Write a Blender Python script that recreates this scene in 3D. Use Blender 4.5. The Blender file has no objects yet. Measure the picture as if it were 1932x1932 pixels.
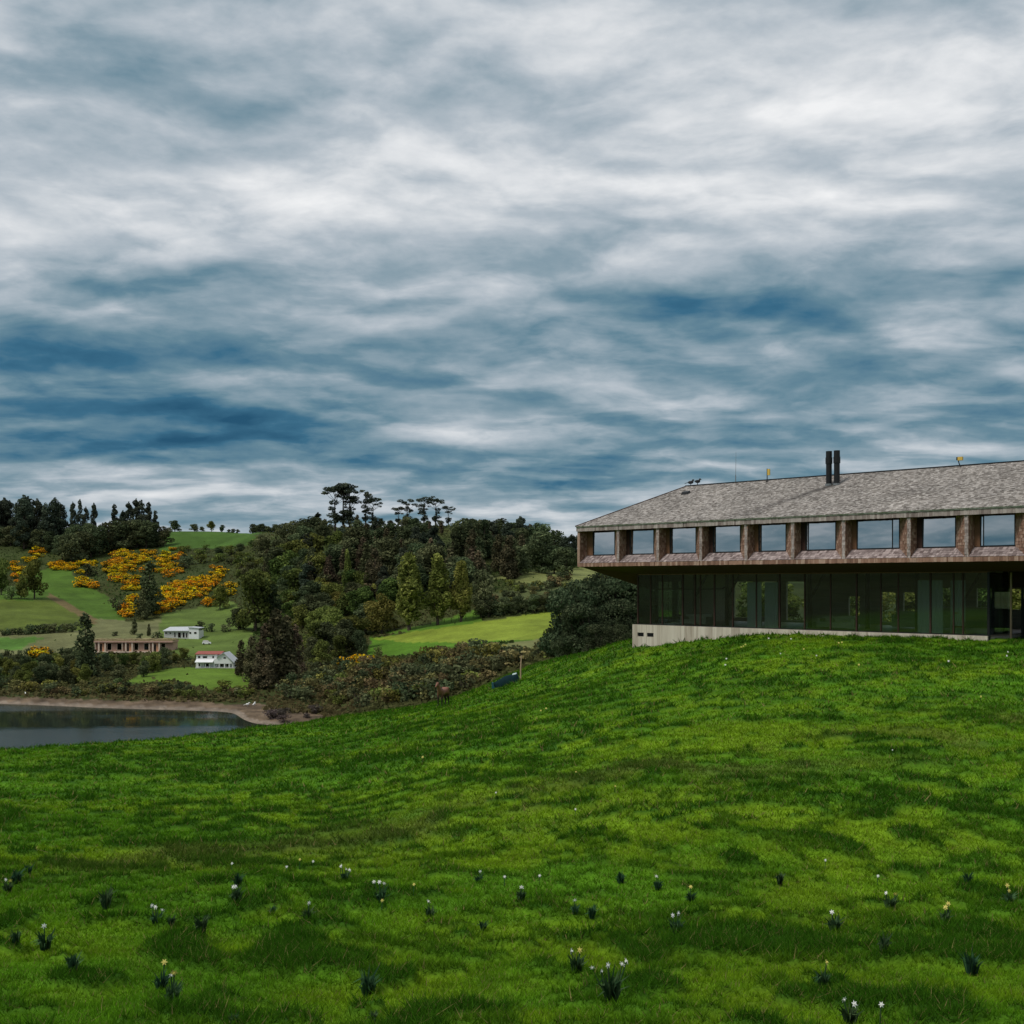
import bpy, bmesh, math, random
import numpy as np
from mathutils import Vector, Matrix

random.seed(7)
rng = np.random.default_rng(7)
scn = bpy.context.scene
COL = scn.collection
R = math.radians

# ------------------------------------------------------------------ camera
# picture units: 1932 x 1932, focal length 2072, horizon row 1100
F, CX, HY = 2072.0, 966.0, 1100.0
cam = bpy.data.cameras.new('camera')
cam.sensor_width = 36.0
cam.lens = 36.0 * F / 1932.0
cam.shift_y = (HY - 966.0) / 1932.0
cam.clip_start, cam.clip_end = 0.1, 20000.0
camo = bpy.data.objects.new('camera', cam)
camo.location = (0, 0, 0)
camo.rotation_euler = (R(90), 0, 0)
COL.objects.link(camo)
scn.camera = camo

# ------------------------------------------------------------------ sky
SUN_AZ, SUN_EL = R(-126), R(56)      # azimuth from +Y towards +X
world = bpy.data.worlds.new('World')
scn.world = world
world.use_nodes = True


class NT:
    """tiny helper to write node trees as expressions"""
    def __init__(self, tree):
        self.t = tree
        tree.nodes.clear()

    def n(self, kind, **kw):
        nd = self.t.nodes.new(kind)
        for k, v in kw.items():
            setattr(nd, k, v)
        return nd

    def put(self, sock, v):
        if hasattr(v, 'is_linked') or hasattr(v, 'links'):
            self.t.links.new(v, sock)
        elif v is not None:
            if isinstance(v, (tuple, list)) and len(v) == 3 and sock.type == 'RGBA':
                v = (*v, 1)
            sock.default_value = v

    def m(self, op, a, b=None, c=None, clamp=False):
        nd = self.n('ShaderNodeMath', operation=op, use_clamp=clamp)
        self.put(nd.inputs[0], a)
        if b is not None:
            self.put(nd.inputs[1], b)
        if c is not None:
            self.put(nd.inputs[2], c)
        return nd.outputs[0]

    def mix(self, f, a, b, blend='MIX'):
        nd = self.n('ShaderNodeMix', data_type='RGBA', blend_type=blend)
        self.put(nd.inputs[0], f)
        self.put(nd.inputs[6], a)
        self.put(nd.inputs[7], b)
        return nd.outputs[2]

    def ramp(self, f, stops, interp='LINEAR'):
        nd = self.n('ShaderNodeValToRGB')
        cr = nd.color_ramp
        cr.interpolation = interp
        while len(cr.elements) < len(stops):
            cr.elements.new(0.5)
        for el, (p, c) in zip(cr.elements, stops):
            el.position = p
            el.color = (*c, 1) if len(c) == 3 else c
        self.put(nd.inputs[0], f)
        return nd.outputs[0]

    def noise(self, vec, scale, detail=4, rough=0.55, dim='3D', lac=2.0, dist=0.0):
        nd = self.n('ShaderNodeTexNoise', noise_dimensions=dim)
        if vec is not None:
            self.put(nd.inputs['Vector'], vec)
        nd.inputs['Scale'].default_value = scale
        nd.inputs['Detail'].default_value = detail
        nd.inputs['Roughness'].default_value = rough
        nd.inputs['Lacunarity'].default_value = lac
        nd.inputs['Distortion'].default_value = dist
        return nd.outputs[0]

    def xyz(self, x, y, z):
        nd = self.n('ShaderNodeCombineXYZ')
        for i, v in enumerate((x, y, z)):
            self.put(nd.inputs[i], v)
        return nd.outputs[0]

    def sep(self, v):
        nd = self.n('ShaderNodeSeparateXYZ')
        self.put(nd.inputs[0], v)
        return nd.outputs

    def mapping(self, vec, scale):
        nd = self.n('ShaderNodeMapping')
        self.put(nd.inputs[0], vec)
        nd.inputs['Scale'].default_value = scale
        return nd.outputs[0]


def build_sky():
    N = NT(world.node_tree)
    tc = N.n('ShaderNodeTexCoord')
    d = tc.outputs['Generated']
    x, y, z = N.sep(d)
    zc = N.m('MAXIMUM', z, 0.0)
    k = N.m('DIVIDE', 1.0, N.m('ADD', zc, 0.135))
    p = N.xyz(N.m('MULTIPLY', x, k), N.m('MULTIPLY', y, k), 0.0)
    # view-free tangent-plane coordinates of the northern half of the sky
    yc = N.m('MAXIMUM', y, 0.25)
    front = N.m('SMOOTHSTEP', y, 0.3, 0.6) if False else N.m('MULTIPLY_ADD', y, 3.0, -1.2, clamp=True)
    warp = N.noise(p, 1.1, 2, 0.55)
    warp2 = N.noise(N.xyz(N.m('MULTIPLY', x, k), N.m('MULTIPLY', y, k), 7.3), 1.6, 2, 0.55)
    u = N.m('ADD', N.m('DIVIDE', x, yc), N.m('MULTIPLY_ADD', warp, 0.16, -0.08))
    v = N.m('ADD', N.m('DIVIDE', zc, yc), N.m('MULTIPLY_ADD', warp2, 0.07, -0.035))
    # height profile of the cloud deck's brightness
    el = N.m('DIVIDE', zc, N.m('SQRT', N.m('SUBTRACT', 1.0001, N.m('MULTIPLY', zc, zc))))
    elw = N.m('ADD', el, N.m('MULTIPLY_ADD', warp2, 0.08, -0.04))
    prof = N.ramp(elw, [(0.0, (.58,) * 3), (0.05, (.55,) * 3), (0.12, (.47,) * 3), (0.20, (.51,) * 3), (0.27, (.64,) * 3),
                        (0.36, (.76,) * 3), (0.52, (.71,) * 3), (1.0, (.76,) * 3)], 'EASE')
    val = N.m('ADD', prof, 0.0)
    # broad masses of the deck: (px, py, half width, half height, amount)
    blobs = [(400, 810, 330, 42, -.32), (60, 660, 180, 50, -.24), (880, 800, 150, 45, .30), (330, 530, 180, 30, -.22),
             (1300, 590, 260, 45, -.22), (700, 410, 330, 55, .14), (60, 430, 190, 60, .16), (1370, 370, 200, 40, .18),
             (300, 100, 480, 120, -.19), (1450, 120, 420, 120, .13), (1690, 400, 260, 50, -.08), (1800, 610, 140, 40, .12),
             (1050, 885, 260, 24, -.16), (1600, 800, 300, 22, -.14), (200, 880, 260, 20, .12), (1450, 740, 300, 26, .10),
             (700, 640, 150, 28, -.14), (130, 1000, 300, 40, .04), (420, 700, 180, 22, .06), (1900, 530, 70, 40, -.1),
             (1250, 945, 260, 16, .10), (560, 905, 300, 18, .06), (1500, 865, 420, 14, .07)]
    for (bx, by, bw, bh, amt) in blobs:
        du = N.m('MULTIPLY', N.m('SUBTRACT', u, (bx - CX) / F), F / bw)
        dv = N.m('MULTIPLY', N.m('SUBTRACT', v, (HY - by) / F), F / bh)
        q = N.m('ADD', N.m('MULTIPLY', du, du), N.m('MULTIPLY', dv, dv))
        g = N.m('EXPONENT', N.m('MULTIPLY', q, -0.9))
        val = N.m('ADD', val, N.m('MULTIPLY', N.m('MULTIPLY', g, amt), front))
    low = N.m('MULTIPLY_ADD', el, -3.6, 1.15, clamp=True)
    # a layered deck: noise on a horizontal plane, drawn out across the wind
    wq = N.n('ShaderNodeTexNoise')
    N.put(wq.inputs['Vector'], N.xyz(N.m('MULTIPLY', x, k), N.m('MULTIPLY', y, k), 9.0))
    wq.inputs['Scale'].default_value = 2.6
    wq.inputs['Detail'].default_value = 3
    wx, wy, wz = N.sep(wq.outputs['Color'])
    px_ = N.m('MULTIPLY', N.m('ADD', N.m('MULTIPLY', x, k), N.m('MULTIPLY_ADD', wx, 0.34, -0.17)), 0.74)
    py_ = N.m('ADD', N.m('MULTIPLY', y, k), N.m('MULTIPLY_ADD', wy, 0.26, -0.13))
    nA = N.noise(N.xyz(px_, py_, 0.0), 2.5, 7, 0.53)
    nB = N.noise(N.xyz(px_, N.m('MULTIPLY', py_, 0.965), 0.0), 2.5, 6, 0.53)
    nC = N.noise(N.xyz(px_, py_, 5.0), 0.9, 2, 0.5)
    nD = N.noise(N.xyz(N.m('MULTIPLY', x, 3.2), N.m('MULTIPLY', y, 3.2), N.m('MULTIPLY', z, 8.0)), 1.9, 7, 0.55)
    nE = N.noise(N.xyz(N.m('MULTIPLY', x, 3.2), N.m('MULTIPLY', y, 3.2), N.m('MULTIPLY_ADD', z, 8.0, 0.10)), 1.9, 6, 0.55)
    edge = N.m('MULTIPLY_ADD', nA, 6.0, -2.5, clamp=True)
    edge = N.m('MULTIPLY', N.m('MULTIPLY', edge, edge), N.m('MULTIPLY_ADD', edge, -2.0, 3.0))
    lit = N.m('SUBTRACT', nA, nB)                                   # upper rims of the rolls catch the light
    var = N.m('MULTIPLY_ADD', nA, 0.55, -0.275)
    var = N.m('ADD', var, N.m('MULTIPLY_ADD', edge, 0.14, -0.07))
    var = N.m('ADD', var, N.m('MULTIPLY', lit, N.m('MULTIPLY_ADD', low, -0.4, 1.0)))
    var = N.m('ADD', var, N.m('MULTIPLY_ADD', nC, 0.40, -0.20))
    var = N.m('ADD', var, N.m('MULTIPLY_ADD', nD, 0.62, -0.31))
    var = N.m('ADD', var, N.m('MULTIPLY', N.m('SUBTRACT', nD, nE), 0.8))
    var = N.m('MULTIPLY', var, N.m('MULTIPLY_ADD', low, 0.16, 0.54))
    val = N.m('ADD', val, var)
    cloud = N.ramp(val, [(0.0, (.008, .058, .115)), (0.22, (.028, .105, .175)), (0.40, (.098, .180, .232)), (0.56, (.205, .272, .318)),
                         (0.70, (.34, .385, .425)), (0.86, (.53, .55, .57)), (1.0, (.68, .685, .69))])
    sky = N.n('ShaderNodeTexSky', sky_type='NISHITA')
    sky.sun_disc = False
    sky.sun_elevation = SUN_EL
    sky.sun_rotation = SUN_AZ
    b1 = N.n('ShaderNodeBackground')
    N.put(b1.inputs[0], sky.outputs[0])
    b1.inputs[1].default_value = 0.06
    b2 = N.n('ShaderNodeBackground')
    N.put(b2.inputs[0], cloud)
    b2.inputs[1].default_value = 0.95
    mx = N.n('ShaderNodeMixShader')
    mx.inputs[0].default_value = 0.96
    N.put(mx.inputs[1], b1.outputs[0])
    N.put(mx.inputs[2], b2.outputs[0])
    out = N.n('ShaderNodeOutputWorld')
    N.put(out.inputs[0], mx.outputs[0])


build_sky()
world.cycles.sampling_method = 'NONE'

sun = bpy.data.lights.new('sun', 'SUN')
sun.energy = 1.5
sun.angle = R(14)
sun.color = (1.0, 0.955, 0.88)
suno = bpy.data.objects.new('sun', sun)
sd = Vector((math.sin(SUN_AZ) * math.cos(SUN_EL), math.cos(SUN_AZ) * math.cos(SUN_EL), math.sin(SUN_EL)))
suno.rotation_euler = sd.to_track_quat('Z', 'Y').to_euler()
COL.objects.link(suno)

scn.view_settings.view_transform = 'Standard'
scn.view_settings.look = 'None'
scn.view_settings.gamma = 1
scn.view_settings.exposure = 0.5
scn.view_settings.use_curve_mapping = False
scn.render.engine = 'CYCLES'
scn.cycles.use_denoising = True
try:
    scn.cycles.denoiser = 'OPENIMAGEDENOISE'
except Exception:
    pass
scn.cycles.max_bounces = 5
scn.cycles.diffuse_bounces = 2
scn.cycles.glossy_bounces = 3
scn.cycles.transparent_max_bounces = 8
scn.cycles.caustics_reflective = False
scn.cycles.caustics_refractive = False


# ------------------------------------------------------------------ noise
def _h(ix, iy, s):
    n = (ix.astype(np.int64) * 374761393 + iy.astype(np.int64) * 668265263 + s * 974711) & 0x7fffffff
    n = (n ^ (n >> 13)) * 1274126177 & 0x7fffffff
    return ((n ^ (n >> 16)) & 0xffff) / 65535.0


def vn(x, y, s=0):
    x, y = np.asarray(x, float), np.asarray(y, float)
    ix, iy = np.floor(x), np.floor(y)
    fx, fy = x - ix, y - iy
    fx = fx * fx * fx * (fx * (fx * 6 - 15) + 10)
    fy = fy * fy * fy * (fy * (fy * 6 - 15) + 10)
    a, b = _h(ix, iy, s), _h(ix + 1, iy, s)
    c, d = _h(ix, iy + 1, s), _h(ix + 1, iy + 1, s)
    return (a + (b - a) * fx) * (1 - fy) + (c + (d - c) * fx) * fy


def fbm(x, y, s=0, o=4):
    t, a, w = 0, 0.5, 0
    for i in range(o):
        t = t + a * vn(x, y, s + i * 17)
        w += a
        x, y, a = x * 2.03 + 11.7, y * 2.03 - 5.1, a * 0.5
    return t / w


def sstep(a, b, x):
    t = np.clip((x - a) / (b - a), 0, 1)
    return t * t * (3 - 2 * t)


# ------------------------------------------------------------------ terrain
def pchip(xs, ys, q):
    xs, ys = np.asarray(xs, float), np.asarray(ys, float)
    h = np.diff(xs)
    d = np.diff(ys, axis=0)
    d = d / (h if ys.ndim == 1 else h[:, None])
    m = np.zeros_like(ys)
    hh = h if ys.ndim == 1 else h[:, None]
    w1, w2 = 2 * hh[1:] + hh[:-1], hh[1:] + 2 * hh[:-1]
    with np.errstate(divide='ignore', invalid='ignore'):
        mm = (w1 + w2) / (w1 / d[:-1] + w2 / d[1:])
    m[1:-1] = np.where(d[:-1] * d[1:] > 0, mm, 0)
    m[0], m[-1] = d[0], d[-1]
    i = np.clip(np.searchsorted(xs, q) - 1, 0, len(h) - 1)
    t = (np.clip(q, xs[0], xs[-1]) - xs[i]) / h[i]
    H = h[i]
    if ys.ndim > 1:
        t, H = t[:, None], H[:, None]
    return ((1 + 2 * t) * (1 - t) ** 2 * ys[i] + t * (1 - t) ** 2 * H * m[i] + t * t * (3 - 2 * t) * ys[i + 1] + t * t * (t - 1) * H * m[i + 1])


NEAR = [(3, -1.95), (6, -2.95), (10, -4.0)]
FAR = [(1300, 12.), (2500, -20.), (7000, -60.)]
LAKE = -36.0


def P(D, py):      # picture row -> height at depth D
    return (D, (HY - py) * D / F)


COLS = {
    -420: NEAR + [P(16, 1722), P(22, 1632), P(40, 1508), P(62, 1435), (80, -14), (110, -25), (150, -38), (190, -41), (330, -40), (352, -37), (360, -35.9),
                  (370, -34.8), P(400, 1280), P(440, 1240), P(480, 1195), P(620, 1120), P(760, 1060), P(860, 1010), (950, 42.)] + FAR,
    0: NEAR + [P(16, 1722), P(22, 1632), P(40, 1504), P(65, 1419), P(80, 1450), (110, -25), (150, -38), (190, -41), (300, -40), (322, -37), (328, -35.9),
               (336, -34.9), P(360, 1290), P(400, 1262), P(440, 1235), P(480, 1195), P(620, 1120), P(760, 1060), P(820, 1020), P(860, 1008), (950, 44.)] + FAR,
    200: NEAR + [P(16, 1722), P(22, 1635), P(40, 1500), P(70, 1405), P(85, 1435), (115, -25), (155, -38), (190, -41), (285, -40), (308, -37), (317, -35.9),
                 (326, -35), P(350, 1295), P(400, 1262), P(430, 1234), P(480, 1195), P(560, 1165), P(700, 1085), P(780, 1040), P(850, 1010), (950, 43.)] + FAR,
    400: NEAR + [P(16, 1724), P(24, 1610), P(45, 1470), P(80, 1386), P(98, 1415), (125, -26), (165, -38), (200, -41), (280, -39.5), (302, -37), (309, -35.9),
                 (320, -35), P(345, 1290), P(385, 1261), P(430, 1228), P(480, 1200), P(560, 1165), P(660, 1100), P(780, 1035), P(870, 1002), (930, 42.)] + FAR,
    490: NEAR + [P(16, 1724), P(25, 1595), P(46, 1455), P(86, 1374), P(104, 1400), (135, -26), (175, -36.5), (210, -38.5), (268, -37.5), (281, -35.9), (292, -35),
                 P(320, 1326), P(345, 1295), P(400, 1250), P(450, 1215), P(520, 1175), P(620, 1100), P(700, 1040), P(790, 1004), (860, 38.)] + FAR,
    600: NEAR + [P(16, 1726), P(30, 1549), P(46, 1440), P(60, 1400), P(95, 1361), P(115, 1385), (160, -28), (220, -35.4), (262, -35.25), (285, -35.0), (302, -34.6), P(328, 1303), P(370, 1262),
                 P(430, 1220), P(500, 1160), P(570, 1090), P(640, 1020), P(690, 997), (760, 33.), (900, 22.)] + FAR,
    840: NEAR + [P(16, 1726), P(30, 1503), P(40, 1428), P(60, 1358), P(115, 1322), P(130, 1345), (160, -21), (205, -25.4), P(250, 1312), P(290, 1262), P(330, 1234), P(380, 1212),
                 P(400, 1197), P(430, 1181), P(470, 1150), P(530, 1095), P(600, 1030), P(660, 995), (740, 32.), (900, 20.)] + FAR,
    1060: NEAR + [P(16, 1722), P(30, 1470), P(40, 1388), P(60, 1304), P(108, 1243), P(122, 1262), (150, -14), (185, -17), (230, -18.0), P(290, 1226), P(340, 1208), P(390, 1180),
                  P(430, 1160), P(480, 1120), P(520, 1088), P(600, 1072), P(680, 1048), (760, 20.), (900, 12.)] + FAR,
    1200: NEAR + [P(16, 1720), P(25, 1508), P(40, 1360), P(60, 1268), P(73, 1223), P(88, 1208), P(100, 1222), (150, -12), (220, -15), P(300, 1192), P(400, 1165),
                  P(500, 1110), P(600, 1075), P(760, 1045), (900, 12.)] + FAR,
    1500: NEAR + [P(16, 1716), P(25, 1494), P(40, 1324), P(55, 1229), P(65.5, 1197), (76, -3.25), (95, -3.6), (130, -6), (200, -9), P(300, 1160), P(420, 1130),
                  P(520, 1095), P(650, 1060), P(800, 1045), (900, 12.)] + FAR,
    1866: NEAR + [P(16, 1710), P(25, 1480), P(40, 1302), P(50, 1238), P(57, 1209), (66, -3.05), (90, -3.4), (130, -5), (200, -8), P(300, 1150), P(420, 1120),
                  P(520, 1090), P(650, 1060), P(800, 1045), (900, 12.)] + FAR,
    2400: NEAR + [P(16, 1710), P(25, 1475), P(40, 1295), (50, -3.1), (60, -3.0), (90, -3.4), (130, -5), (200, -8), P(300, 1150), P(420, 1120),
                  P(520, 1090), P(650, 1060), P(800, 1045), (900, 12.)] + FAR,
}
LD = np.linspace(math.log(3), math.log(7000), 700)
_px = sorted(COLS)
_tab = []
for c in _px:
    ds = np.log([q[0] for q in COLS[c]])
    es = np.array([q[1] / q[0] for q in COLS[c]])
    _tab.append(pchip(ds, es, LD))
_tab = np.array(_tab)
AG = np.linspace((_px[0] - CX) / F, (_px[-1] - CX) / F, 400)
TAB = pchip((np.array(_px) - CX) / F, _tab, AG)          # elevation tangent over (bearing, log depth)
_amin, _amax = AG[0], AG[-1]
GEN = pchip(np.log([3, 6, 10, 30, 80, 200, 500, 900, 2000, 7000]),
            np.array([-1.95 / 3, -2.6 / 6, -.30, -.125, -.07, -.035, -.012, .026, 0.008, -.008]), LD)


def elev(a, D):
    i = np.clip((a - _amin) / (_amax - _amin) * (len(AG) - 1), 0, len(AG) - 1.001)
    j = np.clip((np.log(np.maximum(D, 3)) - LD[0]) / (LD[-1] - LD[0]) * (len(LD) - 1), 0, len(LD) - 1.001)
    i0, j0 = i.astype(int), j.astype(int)
    fi, fj = i - i0, j - j0
    return ((TAB[i0, j0] * (1 - fi) + TAB[i0 + 1, j0] * fi) * (1 - fj) + (TAB[i0, j0 + 1] * (1 - fi) + TAB[i0 + 1, j0 + 1] * fi) * fj)


TH1 = math.atan(_amax)


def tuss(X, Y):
    """0..1 mask of rank tussocks in the turf; its tint also paints shaded hummock sides"""
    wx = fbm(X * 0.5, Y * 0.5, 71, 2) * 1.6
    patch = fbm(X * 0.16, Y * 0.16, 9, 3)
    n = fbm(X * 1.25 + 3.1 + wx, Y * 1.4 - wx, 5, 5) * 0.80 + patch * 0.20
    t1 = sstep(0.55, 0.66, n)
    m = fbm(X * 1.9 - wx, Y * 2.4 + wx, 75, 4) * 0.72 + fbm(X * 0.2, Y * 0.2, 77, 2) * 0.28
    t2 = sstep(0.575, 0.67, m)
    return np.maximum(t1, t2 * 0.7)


def height(X, Y, relief=True):
    X, Y = np.atleast_1d(np.asarray(X, float)), np.atleast_1d(np.asarray(Y, float))
    r = np.hypot(X, Y)
    th = np.arctan2(X, Y)
    thc = np.clip(th, -TH1, TH1)
    D = np.maximum(r * np.cos(thc), 3.0)
    e = elev(np.tan(thc), D)
    w = sstep(TH1, R(105), np.abs(th))
    j = np.interp(np.log(D), LD, GEN)
    e = e * (1 - w) + j * w
    z = e * D
    z = np.where(r < 3.0, z + (1 - r / 3.0) * 0.25, z)
    if relief:
        near = sstep(260, 120, r)
        if near.max() > 0:
            z = z + near * (0.12 * tuss(X, Y) + 0.05 * (fbm(X * 2.6, Y * 2.6, 6, 2) - 0.5) + 0.13 * (fbm(X * 0.9, Y * 0.9, 3, 3) - 0.5) + 0.30 * (fbm(X * 0.17, Y * 0.17, 4, 2) - 0.5) * sstep(8, 20, r) * sstep(58, 46, Y + X * .5))
        z = z + w * sstep(350, 850, r) * (fbm(X * 0.004, Y * 0.004, 91, 3) - 0.45) * 60
        far = sstep(330, 420, r)
        z = z + far * (fbm(X * 0.03, Y * 0.03, 21, 4) - 0.5) * 2.4
    return z


def zat(x, y):
    return float(height(x, y)[0])


def hit(px, py, dmin=7.0, dmax=1100.0):
    """ground point seen at a picture position, as (X, Y, Z)"""
    a = (px - CX) / F
    Ds = np.exp(np.linspace(math.log(dmin), math.log(dmax), 900))
    zz = height(a * Ds, Ds)
    rows = HY - zz / Ds * F
    k = np.nonzero(rows <= py)[0]
    if len(k) == 0:
        D = Ds[np.argmin(rows)]
    else:
        k = k[0]
        D = Ds[k]
        if k > 0:
            t = (rows[k - 1] - py) / max(rows[k - 1] - rows[k], 1e-6)
            D = Ds[k - 1] + (Ds[k] - Ds[k - 1]) * min(max(t, 0), 1)
    return a * D, D, zat(a * D, D)


# ------------------------------------------------------------------ materials
def attr(N, name):
    nd = N.n('ShaderNodeAttribute')
    nd.attribute_name = name
    return nd


def new_mat(name):
    m = bpy.data.materials.new(name)
    m.use_nodes = True
    return m, NT(m.node_tree)


def finish(N, shader):
    o = N.n('ShaderNodeOutputMaterial')
    N.put(o.inputs[0], shader)


def principled(N, col, rough=0.8, spec=0.3, bump=None, bstr=0.3, bdist=0.02, metallic=0.0):
    b = N.n('ShaderNodeBsdfPrincipled')
    N.put(b.inputs['Base Color'], col)
    N.put(b.inputs['Roughness'], rough)
    b.inputs['Specular IOR Level'].default_value = spec
    b.inputs['Metallic'].default_value = metallic
    if bump is not None:
        bp = N.n('ShaderNodeBump')
        bp.inputs['Strength'].default_value = bstr
        bp.inputs['Distance'].default_value = bdist
        N.put(bp.inputs['Height'], bump)
        N.put(b.inputs['Normal'], bp.outputs[0])
    return b.outputs[0]


def plain(name, col, rough=0.7, var=0.25, scale=3.0, spec=0.3, stretch=(1, 1, 1), metallic=0.0):
    m, N = new_mat(name)
    tc = N.n('ShaderNodeTexCoord')
    v = N.mapping(tc.outputs['Object'], stretch)
    n = N.noise(v, scale, 6, 0.6)
    c = N.mix(N.m('MULTIPLY_ADD', n, 1.6, -0.3, clamp=True), tuple(x * (1 - var) for x in col), tuple(min(1, x * (1 + var)) for x in col))
    finish(N, principled(N, c, rough, spec, n, 0.25, 0.01, metallic))
    return m


def leaf_mat(name, dark, mid, light, trans=0.25, objvar=0.48):
    m, N = new_mat(name)
    t = attr(N, 'tint').outputs['Fac']
    oi = N.n('ShaderNodeObjectInfo')
    r = oi.outputs['Random']
    c = N.ramp(t, [(0.0, dark), (0.5, mid), (1.0, light)])
    hs = N.n('ShaderNodeHueSaturation')
    N.put(hs.inputs['Color'], c)
    N.put(hs.inputs['Hue'], N.m('MULTIPLY_ADD', r, 0.075, 0.4625))
    N.put(hs.inputs['Value'], N.m('MULTIPLY_ADD', N.m('FRACT', N.m('MULTIPLY', r, 7.31)), objvar * 1.4, 1 - objvar * 0.7))
    d = N.n('ShaderNodeBsdfDiffuse')
    N.put(d.inputs[0], hs.outputs[0])
    tr = N.n('ShaderNodeBsdfTranslucent')
    N.put(tr.inputs[0], hs.outputs[0])
    mx = N.n('ShaderNodeMixShader')
    mx.inputs[0].default_value = trans
    N.put(mx.inputs[1], d.outputs[0])
    N.put(mx.inputs[2], tr.outputs[0])
    finish(N, mx.outputs[0])
    return m


def ground_mat():
    m, N = new_mat('turf_and_soil')
    g = attr(N, 'gcol').outputs['Color']
    tc = N.n('ShaderNodeTexCoord')
    o = tc.outputs['Object']
    n1 = N.noise(o, 0.05, 6, 0.65)
    n2 = N.noise(o, 1.7, 6, 0.65)
    n4 = N.noise(o, 0.35, 5, 0.7)
    f = N.m('MULTIPLY', N.m('MULTIPLY_ADD', n1, 0.9, 0.55), N.m('MULTIPLY_ADD', n4, 0.9, 0.55))
    n5 = N.noise(o, 28.0, 3, 0.7)
    f = N.m('MULTIPLY', f, N.m('MULTIPLY_ADD', n2, 0.9, 0.55))
    f = N.m('MULTIPLY', f, N.m('MULTIPLY_ADD', n5, 1.5, 0.15))
    c = N.mix(1.0, g, N.xyz(f, f, f), 'MULTIPLY')
    finish(N, principled(N, c, 0.95, 0.1, n2, 0.5, 0.06))
    return m


def grass_mat():
    m, N = new_mat('grass_blades')
    g = attr(N, 'gcol').outputs['Color']
    d = N.n('ShaderNodeBsdfDiffuse')
    N.put(d.inputs[0], g)
    tr = N.n('ShaderNodeBsdfTranslucent')
    N.put(tr.inputs[0], g)
    mx = N.n('ShaderNodeMixShader')
    mx.inputs[0].default_value = 0.35
    N.put(mx.inputs[1], d.outputs[0])
    N.put(mx.inputs[2], tr.outputs[0])
    finish(N, mx.outputs[0])
    return m


def shingle_mat(name, cols, streak=True, dark_streak=False):
    m, N = new_mat(name)
    t = attr(N, 'tint').outputs['Fac']
    oi = N.n('ShaderNodeObjectInfo')
    t = N.m('FRACT', N.m('ADD', t, N.m('MULTIPLY', oi.outputs['Random'], 0.999)))
    c = N.ramp(t, [(i / (len(cols) - 1), q) for i, q in enumerate(cols)])
    geo = N.n('ShaderNodeNewGeometry')
    pos = geo.outputs['Position']
    n1 = N.noise(pos, 0.45, 5, 0.6)
    n2 = N.noise(pos, 9.0, 4, 0.6)
    f = N.m('MULTIPLY', N.m('MULTIPLY_ADD', n1, 0.9, 0.55), N.m('MULTIPLY_ADD', n2, 0.7, 0.65))
    c = N.mix(1.0, c, N.xyz(f, f, f), 'MULTIPLY')
    if dark_streak:
        # darker streak down the roof below the flues: distance to a line in plan
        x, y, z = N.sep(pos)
        (ax, ay), (bx, by) = dark_streak
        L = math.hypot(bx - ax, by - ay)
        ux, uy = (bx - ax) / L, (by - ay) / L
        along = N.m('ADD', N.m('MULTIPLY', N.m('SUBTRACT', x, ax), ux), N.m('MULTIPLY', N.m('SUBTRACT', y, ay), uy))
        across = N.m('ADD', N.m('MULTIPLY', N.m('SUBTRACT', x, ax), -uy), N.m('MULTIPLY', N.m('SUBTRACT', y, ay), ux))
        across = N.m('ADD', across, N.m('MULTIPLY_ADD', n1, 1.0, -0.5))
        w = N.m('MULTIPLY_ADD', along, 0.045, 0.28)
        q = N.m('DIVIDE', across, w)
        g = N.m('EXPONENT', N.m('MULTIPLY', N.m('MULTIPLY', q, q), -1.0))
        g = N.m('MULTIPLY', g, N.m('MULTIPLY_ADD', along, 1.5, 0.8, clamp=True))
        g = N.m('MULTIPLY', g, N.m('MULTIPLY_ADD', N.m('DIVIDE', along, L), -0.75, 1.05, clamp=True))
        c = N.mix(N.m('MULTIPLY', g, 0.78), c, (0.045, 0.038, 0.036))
    finish(N, principled(N, c, 0.85, 0.2, n2, 0.35, 0.01))
    return m


def glass_mat(name, tint, refl, rough=0.01, fres=0.7):
    m, N = new_mat(name)
    tr = N.n('ShaderNodeBsdfTransparent')
    N.put(tr.inputs[0], tint)
    gl = N.n('ShaderNodeBsdfGlossy')
    N.put(gl.inputs[0], (0.92, 0.95, 0.97))
    gl.inputs['Roughness'].default_value = rough
    lw = N.n('ShaderNodeLayerWeight')
    lw.inputs[0].default_value = 0.25
    f = N.m('MULTIPLY_ADD', lw.outputs['Fresnel'], fres, refl, clamp=True)
    mx = N.n('ShaderNodeMixShader')
    N.put(mx.inputs[0], f)
    N.put(mx.inputs[1], tr.outputs[0])
    N.put(mx.inputs[2], gl.outputs[0])
    finish(N, mx.outputs[0])
    return m


def water_mat():
    m, N = new_mat('lake_water')
    tc = N.n('ShaderNodeTexCoord')
    o = tc.outputs['Object']
    big = N.noise(N.mapping(o, (0.006, 0.03, 1)), 1.0, 4, 0.5)
    rip = N.noise(N.mapping(o, (0.5, 1.1, 1)), 1.0, 4, 0.6)
    f = N.m('MULTIPLY_ADD', big, 7.0, -3.2, clamp=True)
    b = N.n('ShaderNodeBsdfPrincipled')
    b.inputs['Base Color'].default_value = (0.020, 0.028, 0.022, 1)
    b.inputs['IOR'].default_value = 1.33
    N.put(b.inputs['Roughness'], N.m('MULTIPLY_ADD', f, 0.16, 0.025))
    bp = N.n('ShaderNodeBump')
    bp.inputs['Distance'].default_value = 0.12
    N.put(bp.inputs['Strength'], N.m('MULTIPLY_ADD', f, 0.55, 0.04))
    N.put(bp.inputs['Height'], rip)
    N.put(b.inputs['Normal'], bp.outputs[0])
    finish(N, b.outputs[0])
    return m


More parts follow.
